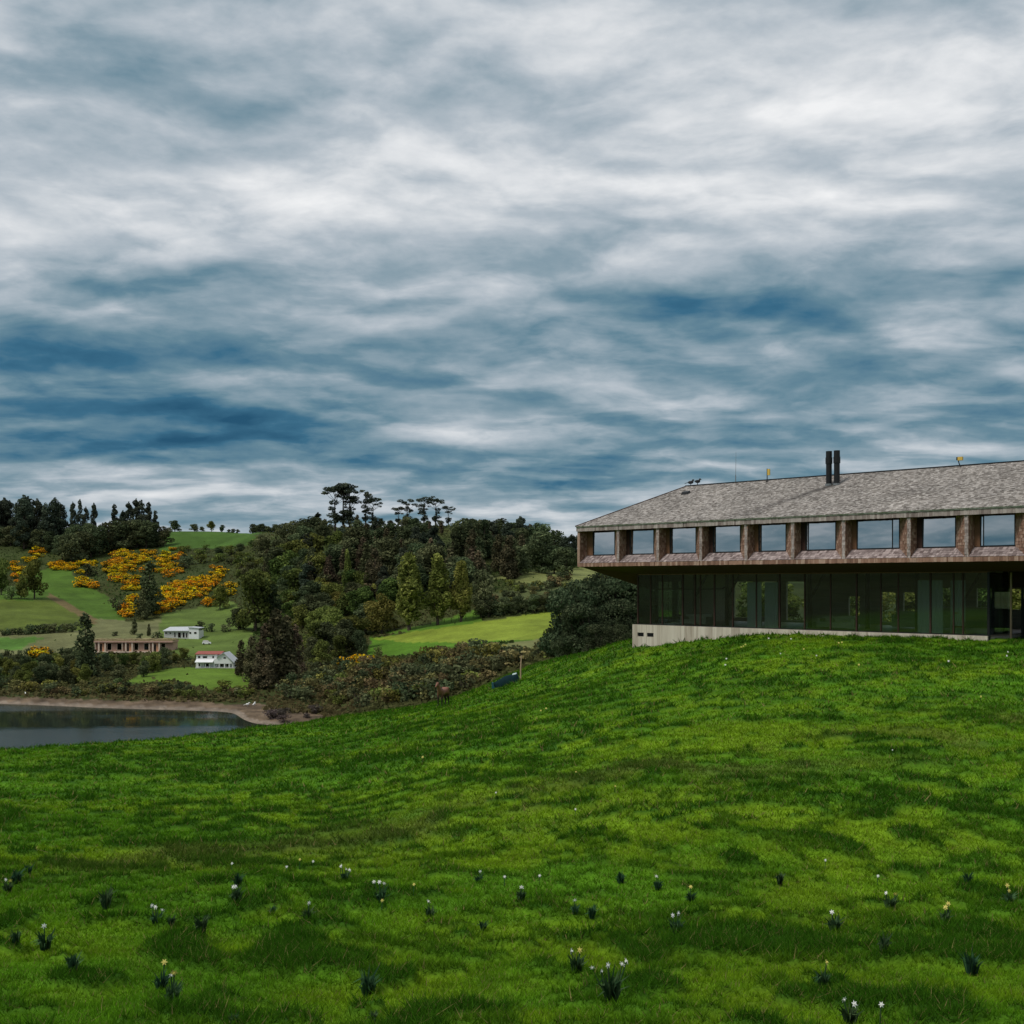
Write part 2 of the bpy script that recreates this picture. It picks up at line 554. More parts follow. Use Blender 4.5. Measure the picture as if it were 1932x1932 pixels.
M = {}
M['ground'] = ground_mat()
M['grass'] = grass_mat()
M['water'] = water_mat()


# ------------------------------------------------------------------ object helpers
def tag(o, label=None, cat=None, group=None, kind=None):
    if label:
        o['label'] = label
    if cat:
        o['category'] = cat
    if group:
        o['group'] = group
    if kind:
        o['kind'] = kind
    return o


def link(name, data, parent=None):
    o = bpy.data.objects.new(name, data)
    COL.objects.link(o)
    if parent is not None:
        o.parent = parent
    return o


def thing(name, label, cat, loc, rz=0.0, group=None, sc=None):
    o = link(name, None)
    o.empty_display_size = 0.3
    o.location = loc
    o.rotation_euler = (0, 0, rz)
    if sc is not None:
        o.scale = sc if isinstance(sc, (tuple, list)) else (sc, sc, sc)
    return tag(o, label, cat, group)


class MB:
    def __init__(self):
        self.v, self.f, self.t = [], [], []

    def add(self, vs, fs, tint=0.0):
        b = len(self.v)
        self.v += [tuple(q) for q in vs]
        self.f += [tuple(i + b for i in q) for q in fs]
        self.t += [tint] * len(vs)

    def box(self, x0, x1, y0, y1, z0, z1, tint=0.0):
        self.add([(x0, y0, z0), (x1, y0, z0), (x1, y1, z0), (x0, y1, z0), (x0, y0, z1), (x1, y0, z1), (x1, y1, z1), (x0, y1, z1)],
                 [(0, 3, 2, 1), (4, 5, 6, 7), (0, 1, 5, 4), (1, 2, 6, 5), (2, 3, 7, 6), (3, 0, 4, 7)], tint)
        return self

    def hexa(self, b4, t4, tint=0.0):
        self.add(list(b4) + list(t4), [(0, 3, 2, 1), (4, 5, 6, 7), (0, 1, 5, 4), (1, 2, 6, 5), (2, 3, 7, 6), (3, 0, 4, 7)], tint)
        return self

    def poly_prism(self, pts, z0, z1, tint=0.0):
        n = len(pts)
        self.add([(x, y, z0) for x, y in pts] + [(x, y, z1) for x, y in pts],
                 [tuple(range(n - 1, -1, -1)), tuple(range(n, 2 * n))] + [(i, (i + 1) % n, n + (i + 1) % n, n + i) for i in range(n)], tint)
        return self

    def tube(self, pts, radii, n=8, cap=True, tint=0.0):
        pts = [Vector(p) for p in pts]
        rings = []
        vs = []
        for i, p in enumerate(pts):
            d = (pts[min(i + 1, len(pts) - 1)] - pts[max(i - 1, 0)])
            d = d.normalized() if d.length > 1e-9 else Vector((0, 0, 1))
            a = d.orthogonal().normalized() if abs(d.z) < 0.9 else Vector((1, 0, 0)).cross(d).normalized()
            b = d.cross(a).normalized()
            r = radii[i] if isinstance(radii, (list, tuple)) else radii
            for k in range(n):
                t = 2 * math.pi * k / n
                vs.append(p + a * math.cos(t) * r + b * math.sin(t) * r)
        fs = []
        for i in range(len(pts) - 1):
            for k in range(n):
                fs.append((i * n + k, i * n + (k + 1) % n, (i + 1) * n + (k + 1) % n, (i + 1) * n + k))
        if cap:
            fs.append(tuple(range(n - 1, -1, -1)))
            fs.append(tuple((len(pts) - 1) * n + k for k in range(n)))
        self.add(vs, fs, tint)
        return self

    def blob(self, c, r, seg=8, rings=6, tint=0.0):
        vs, fs = [], []
        for i in range(rings + 1):
            ph = math.pi * i / rings
            for k in range(seg):
                t = 2 * math.pi * k / seg
                vs.append((c[0] + r[0] * math.sin(ph) * math.cos(t), c[1] + r[1] * math.sin(ph) * math.sin(t), c[2] + r[2] * math.cos(ph)))
        for i in range(rings):
            for k in range(seg):
                fs.append((i * seg + k, (i + 1) * seg + k, (i + 1) * seg + (k + 1) % seg, i * seg + (k + 1) % seg))
        self.add(vs, fs, tint)
        return self

    def mesh(self, name, mat, smooth=False):
        me = bpy.data.meshes.new(name)
        me.from_pydata(self.v, [], self.f)
        at = me.attributes.new('tint', 'FLOAT', 'POINT')
        at.data.foreach_set('value', np.array(self.t, dtype=np.float32))
        me.materials.append(mat)
        if smooth:
            me.polygons.foreach_set('use_smooth', [True] * len(me.polygons))
        me.update()
        return me

    def build(self, name, mat, parent=None, smooth=False):
        return link(name, self.mesh(name, mat, smooth), parent)


def np_mesh(name, verts, quads=None, tris=None, mat=None, tint=None, gcol=None, smooth=False):
    me = bpy.data.meshes.new(name)
    verts = np.asarray(verts, np.float32)
    idx, st, tot = [], [], []
    if quads is not None and len(quads):
        idx.append(np.asarray(quads, np.int32).ravel())
        tot.append(np.full(len(quads), 4, np.int32))
    if tris is not None and len(tris):
        idx.append(np.asarray(tris, np.int32).ravel())
        tot.append(np.full(len(tris), 3, np.int32))
    idx, tot = np.concatenate(idx), np.concatenate(tot)
    st = np.concatenate([[0], np.cumsum(tot)[:-1]]).astype(np.int32)
    me.vertices.add(len(verts))
    me.vertices.foreach_set('co', verts.ravel())
    me.loops.add(len(idx))
    me.loops.foreach_set('vertex_index', idx)
    me.polygons.add(len(tot))
    me.polygons.foreach_set('loop_start', st)
    me.polygons.foreach_set('loop_total', tot)
    if smooth:
        me.polygons.foreach_set('use_smooth', np.ones(len(tot), bool))
    if tint is not None:
        at = me.attributes.new('tint', 'FLOAT', 'POINT')
        at.data.foreach_set('value', np.asarray(tint, np.float32))
    if gcol is not None:
        at = me.attributes.new('gcol', 'FLOAT_COLOR', 'POINT')
        c = np.ones((len(verts), 4), np.float32)
        c[:, :3] = gcol
        at.data.foreach_set('color', c.ravel())
    me.update(calc_edges=True)
    if mat:
        me.materials.append(mat)
    return me


# ------------------------------------------------------------------ ground colours
def inpoly(px, py, poly):
    poly = np.asarray(poly, float)
    c = np.zeros(px.shape, bool)
    j = len(poly) - 1
    for i in range(len(poly)):
        xi, yi = poly[i]
        xj, yj = poly[j]
        with np.errstate(divide='ignore', invalid='ignore'):
            t = (xj - xi) * (py - yi) / (yj - yi + 1e-12) + xi
        c ^= ((yi > py) != (yj > py)) & (px < t)
        j = i
    return c


GREEN_A, GREEN_B = np.array([.084, .204, .009]), np.array([.150, .256, .010])
FIELDS = [
    ([(-400, 1200), (-400, 1100), (0, 1120), (80, 1075), (130, 1068), (150, 1100), (225, 1135), (238, 1178), (150, 1192)], (.072, .135, .018)),
    ([(-400, 1200), (-400, 1128), (0, 1132), (90, 1128), (170, 1172), (150, 1192)], (.098, .130, .022)),
    ([(86, 1124), (100, 1122), (190, 1172), (200, 1182), (170, 1176)], (.15, .115, .05)),
    ([(-400, 1240), (-400, 1196), (150, 1190), (190, 1168), (240, 1172), (330, 1165), (330, 1212), (180, 1212), (120, 1240)], (.16, .165, .07)),
    ([(-100, 1222), (0, 1204), (90, 1202), (40, 1228)], (.085, .18, .03)),
    ([(300, 1212), (300, 1160), (440, 1135), (480, 1180), (475, 1238), (340, 1240)], (.112, .165, .035)),
    ([(235, 1292), (260, 1275), (330, 1260), (470, 1258), (470, 1302), (400, 1302), (330, 1285)], (.11, .185, .022)),
    ([(300, 1040), (310, 998), (500, 996), (470, 1030), (400, 1035)], (.06, .12, .02)),
    ([(690, 1240), (700, 1205), (800, 1190), (900, 1172), (1100, 1148), (1100, 1216), (950, 1212), (790, 1238)], (.085, .185, .015)),
    ([(705, 1206), (780, 1192), (900, 1172), (1100, 1148), (1100, 1205), (960, 1209), (860, 1215)], (.20, .255, .03)),
    ([(960, 1214), (1100, 1196), (1100, 1238), (1040, 1232), (930, 1222)], (.18, .19, .07)),
    ([(700, 1198), (800, 1178), (900, 1150), (910, 1172), (800, 1190)], (.10, .20, .02)),
    ([(925, 1090), (1000, 1078), (1130, 1070), (1130, 1096), (1000, 1103)], (.19, .21, .07)),
    ([(925, 1120), (1060, 1100), (1060, 1150), (930, 1150)], (.10, .12, .045)),
]


def ground_colour(X, Y, Z):
    r = np.hypot(X, Y)
    D = np.maximum(Y, 1.0)
    px = CX + F * X / D
    py = HY - F * Z / D
    n = fbm(X * 0.06, Y * 0.06, 31, 4)[:, None]
    c = np.array([.040, .058, .018]) * (0.5 + 1.0 * n) + np.array([.022, .010, .0]) * (fbm(X * .02, Y * .02, 37, 3)[:, None])
    far = (r > 230) & (Y > 0)
    wob = (fbm(X * 0.05, Y * 0.05, 41, 3) - 0.5)
    for poly, col in FIELDS:
        k = far & inpoly(px + wob * 14, py + wob * 8, poly)
        nn = fbm(X[k] * 0.09, Y[k] * 0.09, 43, 4)[:, None]
        c[k] = np.array(col) * (0.65 + 0.7 * nn)
    beach = far & (Z < LAKE + 1.25 + wob * 1.0) & (D < 372)
    nb = fbm(X[beach] * 0.35, Y[beach] * 0.35, 47, 4)[:, None]
    c[beach] = np.array([.140, .100, .066]) * (0.15 + 1.7 * nb)
    wet = far & (Z < LAKE + 0.45)
    c[wet] = np.array([.22, .175, .135]) * (0.6 + 0.8 * fbm(X[wet] * 0.9, Y[wet] * 0.9, 48, 2)[:, None])
    near = sstep(250, 180, r)[:, None]
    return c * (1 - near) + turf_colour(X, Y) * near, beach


def turf_colour(X, Y):
    a = fbm(X * 0.16, Y * 0.22, 51, 4)
    b = fbm(X * 0.9, Y * 0.9, 53, 4)
    f = sstep(0.36, 0.66, 0.6 * a + 0.4 * b)[:, None]
    c = GREEN_A * (1 - f) + GREEN_B * f
    c = c * (0.70 + 0.6 * fbm(X * 3.7, Y * 3.7, 61, 3))[:, None]
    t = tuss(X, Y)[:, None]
    c = c * (1 - t) + np.array([.036, .106, .007]) * t  # tussock green doubles as painted shade on the hummock sides
    # brownish worn band that crosses the slope
    L = Y - (26.5 + 0.42 * X)
    worn = np.exp(-(L / 2.6) ** 2) * sstep(0.42, 0.6, fbm(X * 0.3, Y * 0.3, 57, 3))
    c = c * (1 - 0.55 * worn[:, None]) + np.array([.10, .115, .025]) * 0.55 * worn[:, None]
    return c


# ------------------------------------------------------------------ ground sheet
def build_ground():
    lf = [np.linspace(math.log(1.0), math.log(8.5), 14, endpoint=False), np.linspace(math.log(8.5), math.log(125), 400, endpoint=False),
          np.linspace(math.log(125), math.log(1000), 230, endpoint=False), np.linspace(math.log(1000), math.log(9000), 24)]
    rr = np.exp(np.concatenate(lf))
    ta = np.concatenate([np.linspace(-math.pi, -0.5, 50, endpoint=False), np.linspace(-0.5, 0.5, 500, endpoint=False), np.linspace(0.5, math.pi, 51)])
    RR, TT = np.meshgrid(rr, ta, indexing='ij')
    X, Y = (RR * np.sin(TT)).ravel(), (RR * np.cos(TT)).ravel()
    Z = height(X, Y)
    c, beach = ground_colour(X, Y, Z)
    nr, nt = RR.shape
    ii, jj = np.meshgrid(np.arange(nr - 1), np.arange(nt - 1), indexing='ij')
    a = (ii * nt + jj).ravel()
    quads = np.stack([a, a + 1, a + nt + 1, a + nt], 1)[:, ::-1]
    V = np.stack([X, Y, Z], 1)
    fr = RR.ravel()[a]
    isbeach = beach[a] & beach[a + 1] & beach[a + nt]
    near = (fr < 190) & ~isbeach
    parts = [('grass_slope', near), ('beach', isbeach), ('far_hillside', ~near & ~isbeach)]
    for nm, k in parts:
        q = quads[k]
        used, inv = np.unique(q.ravel(), return_inverse=True)
        me = np_mesh(nm, V[used], quads=inv.reshape(-1, 4), mat=M['ground'], gcol=c[used], smooth=True)
        tag(link(nm, me), kind='structure')
    # close the middle under the camera
    z0 = zat(0, 0.9)
    mb = MB()
    n = 24
    vs = [(0, 0, zat(0, 0))]
    for k in range(n):
        t = 2 * math.pi * k / n
        x, y = 1.02 * math.sin(t), 1.02 * math.cos(t)
        vs.append((x, y, zat(x, y) + .003))
    me = np_mesh('ground_patch', vs, tris=[(0, 1 + (k + 1) % n, 1 + k) for k in range(n)], mat=M['ground'], gcol=np.tile(GREEN_A, (n + 1, 1)))
    tag(link('ground_patch', me), kind='structure')


build_ground()


def build_lake():
    xs = np.linspace(-420, 10, 44)
    ys = np.linspace(100, 372, 28)
    X, Y = np.meshgrid(xs, ys, indexing='ij')
    V = np.stack([X.ravel(), Y.ravel(), np.full(X.size, LAKE)], 1)
    n = len(ys)
    ii, jj = np.meshgrid(np.arange(len(xs) - 1), np.arange(n - 1), indexing='ij')
    a = (ii * n + jj).ravel()
    me = np_mesh('lake_water', V, quads=np.stack([a, a + n, a + n + 1, a + 1], 1), mat=M['water'], smooth=True)
    tag(link('lake_water', me), kind='structure')


build_lake()

# ------------------------------------------------------------------ hotel
# local frame: x along the facade (to the right), y into the building, z up; origin at the left corner of the glazing
G0 = Vector((8.36, 72.9, 0))
UA = math.atan2(-15.9, 16.4)
HU = Vector((math.cos(UA), math.sin(UA), 0))
HW = Vector((-math.sin(UA), math.cos(UA), 0))
ZB = -2.75                         # floor level = top of the concrete base
GL = 22.84                         # length of the glazed front
OV = 2.0                           # overhang of the upper storey
SL, SR = -3.56, 41.0               # ends of the upper storey
WD = 14.0                          # its depth
YF, YB = -OV, -OV + WD
ZS, ZE, ZR = 1.10, 3.76, 6.71      # underside edge, eave, ridge
HIP = 4.0


def hw(x, y, z):
    p = G0 + HU * x + HW * y
    return Vector((p.x, p.y, z))


ROOF_COLS = [(.18, .158, .143), (.27, .24, .218), (.34, .305, .28), (.41, .372, .343), (.52, .478, .445)]
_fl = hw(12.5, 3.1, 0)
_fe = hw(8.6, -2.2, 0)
M['roof'] = shingle_mat('weathered_roof_shingles', ROOF_COLS, dark_streak=((_fl.x, _fl.y), (_fe.x, _fe.y)))
M['sillsh'] = shingle_mat('weathered_sill_shingles', [(.15, .112, .106), (.24, .19, .182), (.32, .255, .245), (.42, .345, .33)])
M['finsh'] = shingle_mat('red_brown_wall_shingles', [(.18, .098, .070), (.25, .140, .100), (.32, .188, .138), (.44, .30, .235)])
M['fascia'] = shingle_mat('weathered_fascia_boards', [(.20, .155, .145), (.30, .242, .225), (.36, .298, .28), (.44, .375, .355)])
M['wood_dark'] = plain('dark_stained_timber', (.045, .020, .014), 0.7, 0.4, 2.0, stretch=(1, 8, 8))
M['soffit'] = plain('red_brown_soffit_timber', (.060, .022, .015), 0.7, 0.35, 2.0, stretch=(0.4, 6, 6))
M['wood'] = plain('brown_timber', (.17, .085, .045), 0.65, 0.3, 3.0, stretch=(6, 6, .6))
M['wood_pale'] = plain('pale_timber', (.42, .29, .19), 0.6, 0.25, 3.0, stretch=(6, 6, .6))
M['black'] = plain('black_metal', (.012, .012, .013), 0.45, 0.3, 6.0)
M['galv'] = plain('grey_metal', (.20, .21, .22), 0.45, 0.3, 6.0, metallic=0.3)
M['glass_up'] = glass_mat('upper_window_glass', (.10, .13, .14), 0.55, fres=0.8)
M['glass_lo'] = glass_mat('green_tinted_glass', (.70, .77, .74), 0.05, fres=0.6)
M['glass_teal'] = glass_mat('teal_door_glass', (.22, .40, .44), 0.07, fres=0.6)
M['curtain'] = plain('pale_curtain', (.50, .51, .49), 0.9, 0.15, 3.0, stretch=(14, 14, .3))
M['inner'] = plain('interior_timber', (.42, .36, .29), 0.7, 0.3, 1.5, stretch=(.4, 5, 5))
M['floor'] = plain('interior_floor', (.30, .23, .17), 0.5, 0.3, 2.0)


M['trim'] = plain('eave_timber_highlight', (.58, .54, .51), 0.7, 0.3, 5.0)  # eave board lightened to paint the bright highlight line along the roof edge
M['frosted'] = plain('frosted_teal_glass', (.10, .185, .205), 0.25, 0.25, 1.5, stretch=(5, 5, .3), spec=.5)


def concrete_mat():
    m, N = new_mat('board_marked_concrete')
    t = attr(N, 'tint').outputs['Fac']
    tc = N.n('ShaderNodeTexCoord')
    v = N.mapping(tc.outputs['Object'], (7, 7, .45))
    n1 = N.noise(v, 1.0, 6, 0.62)
    n2 = N.noise(tc.outputs['Object'], 14.0, 4, 0.6)
    f = N.m('ADD', N.m('MULTIPLY', t, 0.45), N.m('MULTIPLY_ADD', n1, 1.1, -0.25), clamp=True)
    c = N.ramp(f, [(0.0, (.24, .18, .14)), (0.30, (.44, .375, .305)), (0.65, (.58, .515, .43)), (1.0, (.70, .63, .54))])
    finish(N, principled(N, c, 0.85, 0.2, n2, 0.3, 0.01))
    return m


M['concrete'] = concrete_mat()


def shingle_box(mb, o, e1, e2, nn, w, l, th, tint):
    """one tapered shingle: o lower left corner, e1 across, e2 up the slope, nn outwards"""
    o, e1, e2, nn = Vector(o), Vector(e1), Vector(e2), Vector(nn)
    a = o + nn * th
    b = o + e1 * w + nn * th
    c = o + e1 * w + e2 * l + nn * .004
    d = o + e2 * l + nn * .004
    mb.add([a, b, c, d, o, o + e1 * w], [(0, 1, 2, 3), (4, 5, 1, 0), (4, 0, 3), (1, 5, 2)], tint)


def shingle_field(mb, o, e1, e2, nn, length, rise, w=.19, ex=.2, th=.03, inside=None, seed=1, skip=None):
    rs = random.Random(seed)
    n = int(rise / ex)
    out = []
    for j in range(n):
        x = -rs.random() * w
        while x < length:
            ww = w * rs.uniform(0.6, 1.35)
            x0, x1 = max(x, 0), min(x + ww - .008, length)
            if x1 - x0 > .03:
                yy = j * ex + rs.uniform(-.02, .02)
                if inside is None or inside((x0 + x1) / 2, (j + .5) * ex):
                    t = rs.random() ** 0.9
                    thk = th * rs.uniform(.6, 1.35)
                    if skip and skip((x0 + x1) / 2, j):
                        out.append((x0, yy, x1 - x0, thk, t))
                    else:
                        shingle_box(mb, Vector(o) + Vector(e1) * x0 + Vector(e2) * yy, e1, e2, nn, x1 - x0, ex * 1.25, thk, t)
            x += ww
    return out


FINS = [-3.56, -0.067, 3.127, 6.369, 9.563, 12.64, 15.77, 19.48, 22.50, 25.47, 28.55, 31.7, 34.8, 37.9, 41.0]
hotel = thing('hotel_building', 'long hotel with grey shingle hip roof overhanging a glazed ground floor', 'building', hw(0, 0, ZB), UA)
Z0 = -ZB    # add to world z to get local z


def L(z):
    return z + Z0


def build_hotel():
    # ---------------- concrete base
    mb = MB()
    x = -0.32
    rs = random.Random(3)
    holes = [(0.10, 0.62), (0.88, 1.42)]
    cuts = sorted([h for q in holes for h in q])
    zt, zb = L(ZB), L(-5.6)
    h0, h1 = L(-3.53), L(-3.27)
    while x < GL:
        w = rs.uniform(.12, .3)
        for c in cuts:
            if x < c - 1e-6 < x + w:
                w = c - x
        x1 = min(x + w, GL)
        off = rs.uniform(0, .010)
        t = rs.random()
        mid = (x + x1) / 2
        if any(a < mid < b for a, b in holes):
            mb.box(x, x1 - .004, -.18 - off, 0.0, zb, h0, t)
            mb.box(x, x1 - .004, -.18 - off, 0.0, h1, zt, t)
        else:
            mb.box(x, x1 - .004, -.18 - off, 0.0, zb, zt, t)
        x = x1
    mb.box(-.316, GL - .01, -.17, -.002, zb, h0 - .002, .5)
    mb.box(-.30, GL - .01, 0.002, 11.5, zb, zt - .06, .5)
    pl = mb.build('concrete_base', M['concrete'], hotel)
    for a, b in holes:
        m = MB()
        m.box(a + .01, b - .01, -.10, -.06, h0 + .01, h1 - .01)
        m.box(a + .01, b - .01, -.13, -.11, (h0 + h1) / 2 - .02, (h0 + h1) / 2 + .02)
        m.build('vent', M['black'], pl)
    # ---------------- floor, ceiling, interior
    MB().box(.05, GL - .05, .06, 11.4, zt - .055, zt + .004).build('floor', M['floor'], hotel)
    MB().box(-.3, SR, .25, 11.8, L(.62), L(.72)).build('ceiling', M['inner'], hotel)
    yb = 10.6
    zc = L(.62)
    # back wall with openings (x0,x1,z0,z1)
    ops = [(0.6, 2.2, -2.5, .1), (2.7, 4.4, -2.4, .1), (4.9, 6.3, -2.6, .1), (9.6, 10.4, -2.2, -.9), (11.9, 12.9, -2.55, -.6), (13.4, 14.2, -2.55, -.6),
           (15.6, 17.2, -1.5, -.3), (18.1, 19.0, -1.5, -.3), (20.0, 22.2, -1.6, -.35), (23.0, 24.0, -1.6, -.6), (25.3, 27.0, -1.55, -.55), (27.6, 28.6, -1.6, -.55),
           (29.4, 31.0, -2.6, -.62), (31.4, 33.4, -2.6, -.62)]
    m = MB()
    xs = 0.0
    for (a, b, c, d) in ops:
        m.box(xs, a, yb, yb + .2, zt, zc)
        m.box(a, b, yb, yb + .2, zt, L(c))
        m.box(a, b, yb, yb + .2, L(d), zc)
        xs = b
    m.box(xs, SR, yb, yb + .2, zt, zc)
    m.build('rear_wall', M['inner'], hotel)
    MB().box(-.05, .1, 5.0, 10.6, zt, zc).build('end_wall', M['inner'], hotel)
    for (x, y) in [(1.6, 4.2), (4.7, 3.4), (7.6, 5.0), (10.6, 3.6), (14.0, 4.4), (17.6, 3.2), (19.6, 4.8), (22.4, 3.5)]:
        q = MB()
        q.tube([(x, y, zt + .004), (x, y, zc - .002)], .13, 8)
        if x in (1.6, 4.7, 10.6, 19.6):
            q.tube([(x, y, zt + 1.7), (x + .9, y + .2, zc - .01)], .08, 6)
        q.build('column', M['wood_dark'], hotel)
    for (x0, x1, y, z1) in [(7.9, 8.9, .75, .05), (9.1, 10.0, .8, .05), (18.6, 20.0, 1.0, .15), (20.3, 21.1, 1.3, .15)]:
        q = MB()
        n = 14
        for i in range(n):
            a, b = x0 + (x1 - x0) * i / n, x0 + (x1 - x0) * (i + 1) / n
            ya, yb2 = y + (.05 if i % 2 else 0), y + (0 if i % 2 else .05)
            q.hexa([(a, ya, zt + .01), (b, yb2, zt + .01), (b, yb2 + .02, zt + .01), (a, ya + .02, zt + .01)],
                   [(a, ya, L(z1)), (b, yb2, L(z1)), (b, yb2 + .02, L(z1)), (a, ya + .02, L(z1))])
        q.build('curtain', M['curtain'], hotel)
    # counters / sofas seen as dark masses
    for (x0, x1, y0, y1, h) in [(11.6, 13.6, 2.6, 3.5, .75), (15.0, 18.2, 5.5, 6.3, 1.05), (2.4, 4.4, 1.4, 2.3, .7), (13.0, 14.6, 1.5, 2.0, .8)]:
        q = MB()
        q.box(x0, x1, y0, y1, zt + .1, zt + h * .55)
        q.box(x0, x1, y1 - .22, y1, zt + h * .55, zt + h)
        q.box(x0, x0 + .2, y0, y1, zt + h * .55, zt + h * .8)
        q.box(x1 - .2, x1, y0, y1, zt + h * .55, zt + h * .8)
        q.build('built_in_bench', M['inner'], hotel)
    # ---------------- glazing
    joints = [0.0, 1.05, 2.0, 3.6, 4.55, 4.95, 6.0, 7.35, 9.0, 10.6, 12.25, 13.9, 15.5, 16.95, 17.95, 19.75, 21.0, 21.5, GL]
    ztop = L(.56)
    for a, b in zip(joints[:-1], joints[1:]):
        MB().box(a + .03, b - .03, .0, .018, zt + .05, ztop - .02).build('glass_pane', M['glass_lo'], hotel)
    for i, a in enumerate(joints):
        w = .03 if i % 3 else .045
        MB().box(a - w, a + w, -.03, .07, zt + .052, ztop - .022).build('mullion', M['wood_dark'], hotel)
    MB().box(0, GL, -.05, .08, zt + .004, zt + .05).build('glazing_sill', M['black'], hotel)
    MB().box(0, GL, -.04, .10, ztop - .02, ztop + .05).build('glazing_head', M['wood'], hotel)
    for i in range(3):     # left return glazing
        MB().box(.0, .02, .1 + i * 1.65, 1.68 + i * 1.65, zt + .05, ztop - .02).build('glass_pane', M['glass_lo'], hotel)
    # right return wall of the glazed room
    for i in range(2):
        MB().box(GL - .02, GL, .1 + i * 1.5, 1.55 + i * 1.5, zt + .05, ztop - .02).build('glass_pane', M['glass_lo'], hotel)
    MB().box(GL - .07, GL + .05, -.06, .08, L(-5.0), ztop).build('corner_post', M['black'], hotel)
    # ---------------- entrance recess
    ye = 2.6
    m = MB()
    m.box(GL + .02, SR, ye + .1, ye + .25, L(-.25), L(.62))
    m.build('entrance_header', M['wood_dark'], hotel)
    MB().box(GL + .02, SR, -.4, ye + .3, L(-3.4), L(-3.02)).build('entrance_step', M['concrete'], hotel)
    posts = [GL + .75, GL + 1.9, GL + 3.0, GL + 4.2, GL + 5.4, GL + 6.8]
    for p in posts:
        MB().box(p - .06, p + .06, ye, ye + .12, L(-3.02), L(-.25)).build('door_post', M['black'], hotel)
    MB().box(GL + .55, GL + .63, ye - 1.2, ye - 1.12, L(-3.02), L(.55)).build('timber_post', M['wood_pale'], hotel)
    MB().box(GL + 2.62, GL + 2.70, ye - 1.2, ye - 1.12, L(-3.02), L(.55)).build('timber_post', M['wood_pale'], hotel)
    for a, b in zip(posts[:-1], posts[1:]):
        d = MB()
        d.box(a + .062, b - .062, ye + .02, ye + .09, L(-.95), L(-.83))
        d.box(a + .062, b - .062, ye + .02, ye + .09, L(-3.018), L(-2.93))
        d.box(a + .062, a + .13, ye + .02, ye + .09, L(-2.928), L(-.952))
        d.box(b - .13, b - .062, ye + .02, ye + .09, L(-2.928), L(-.952))
        dd = d.build('door', M['black'], hotel)
        MB().box(a + .132, b - .132, ye + .04, ye + .06, L(-2.92), L(-.96)).build('pane', M['frosted'], dd)
        MB().box(a + .132, b - .132, ye + .04, ye + .06, L(-.82), L(-.26)).build('transom_pane', M['glass_teal'], dd)
    MB().tube([(GL + 1.78, ye - .06, L(-2.1)), (GL + 1.78, ye - .06, L(-1.6))], .025, 6).build('door_handle', M['galv'], hotel)
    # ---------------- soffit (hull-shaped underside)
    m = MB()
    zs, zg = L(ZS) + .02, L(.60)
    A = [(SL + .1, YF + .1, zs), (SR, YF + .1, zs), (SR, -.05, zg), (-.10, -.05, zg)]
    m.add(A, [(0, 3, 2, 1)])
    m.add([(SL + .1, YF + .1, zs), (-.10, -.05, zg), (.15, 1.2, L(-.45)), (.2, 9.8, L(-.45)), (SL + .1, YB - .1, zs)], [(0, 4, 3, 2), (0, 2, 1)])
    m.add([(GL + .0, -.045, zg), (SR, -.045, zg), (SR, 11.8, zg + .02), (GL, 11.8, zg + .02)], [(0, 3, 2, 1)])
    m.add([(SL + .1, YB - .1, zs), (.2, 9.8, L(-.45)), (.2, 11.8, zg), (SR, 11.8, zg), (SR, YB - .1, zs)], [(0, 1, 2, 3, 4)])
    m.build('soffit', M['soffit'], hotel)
    # ---------------- upper storey body
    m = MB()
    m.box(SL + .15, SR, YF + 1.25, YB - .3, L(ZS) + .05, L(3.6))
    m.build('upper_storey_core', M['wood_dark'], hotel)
    # lower edge boards, shingled
    m = MB()
    rs = random.Random(11)
    x = SL
    while x < SR:
        w = rs.uniform(.08, .2)
        m.box(x, x + w - .006, YF - rs.uniform(0, .018), YF + .10, L(ZS) - rs.uniform(0, .012), L(1.33), rs.random())
        x += w
    tag(m.build('lower_fascia_shingles', M['finsh'], hotel), kind='stuff')
    m = MB()
    x = SL - .05
    while x < SR:
        w = rs.uniform(.08, .22)
        m.box(x, x + w - .006, YF - .06 - rs.uniform(0, .015), YF + .12, L(3.47) - rs.uniform(0, .015), L(3.74), rs.random())
        x += w
    tag(m.build('eave_fascia_shingles', M['fascia'], hotel), kind='stuff')
    m = MB()
    m.box(SL - .06, SR, YF - .11, YF + .1, L(3.742), L(3.79))
    m.build('eave_trim', M['trim'], hotel)
    # end facia and end wall
    m = MB()
    y = YF
    while y < YB:
        w = rs.uniform(.1, .25)
        m.box(SL - rs.uniform(0, .02), SL + .12, y, y + w - .006, L(ZS), L(3.74), rs.random())
        y += w
    tag(m.build('end_wall_shingles', M['finsh'], hotel), kind='stuff')
    # bays
    rec = .75
    yp = YF + rec
    for bi, (s0, s1) in enumerate(zip(FINS[:-1], FINS[1:])):
        q0, q1 = s0 + .07, s1
        spl = .86
        xw0 = q0 + .30
        xw1 = s1 - spl
        # sill
        m = MB()
        sl = Vector((0, rec + .02, .54))
        e2 = sl.normalized()
        nn = Vector((0, -e2.z, e2.y))
        o = Vector((s0, YF + .0, L(1.335)))
        m.add([o + Vector((0, 0.02, -.01)), o + Vector((s1 - s0 - .004, 0.02, -.01)), o + Vector((s1 - s0 - .004, 0.02, -.01)) + sl, o + Vector((0, 0.02, -.01)) + sl], [(0, 1, 2, 3)], .4)
        sill = m.build('sill', M['sillsh'], hotel)
        m = MB()
        shingle_field(m, o, (1, 0, 0), e2, nn, s1 - s0, sl.length, .15, .2, .02, seed=100 + bi)
        tag(m.build('sill_shingles', M['sillsh'], sill), kind='stuff')
        # fin at the right of the bay: splayed towards this bay, square to the next
        fz0, fz1 = L(1.30), L(3.50)
        m = MB()
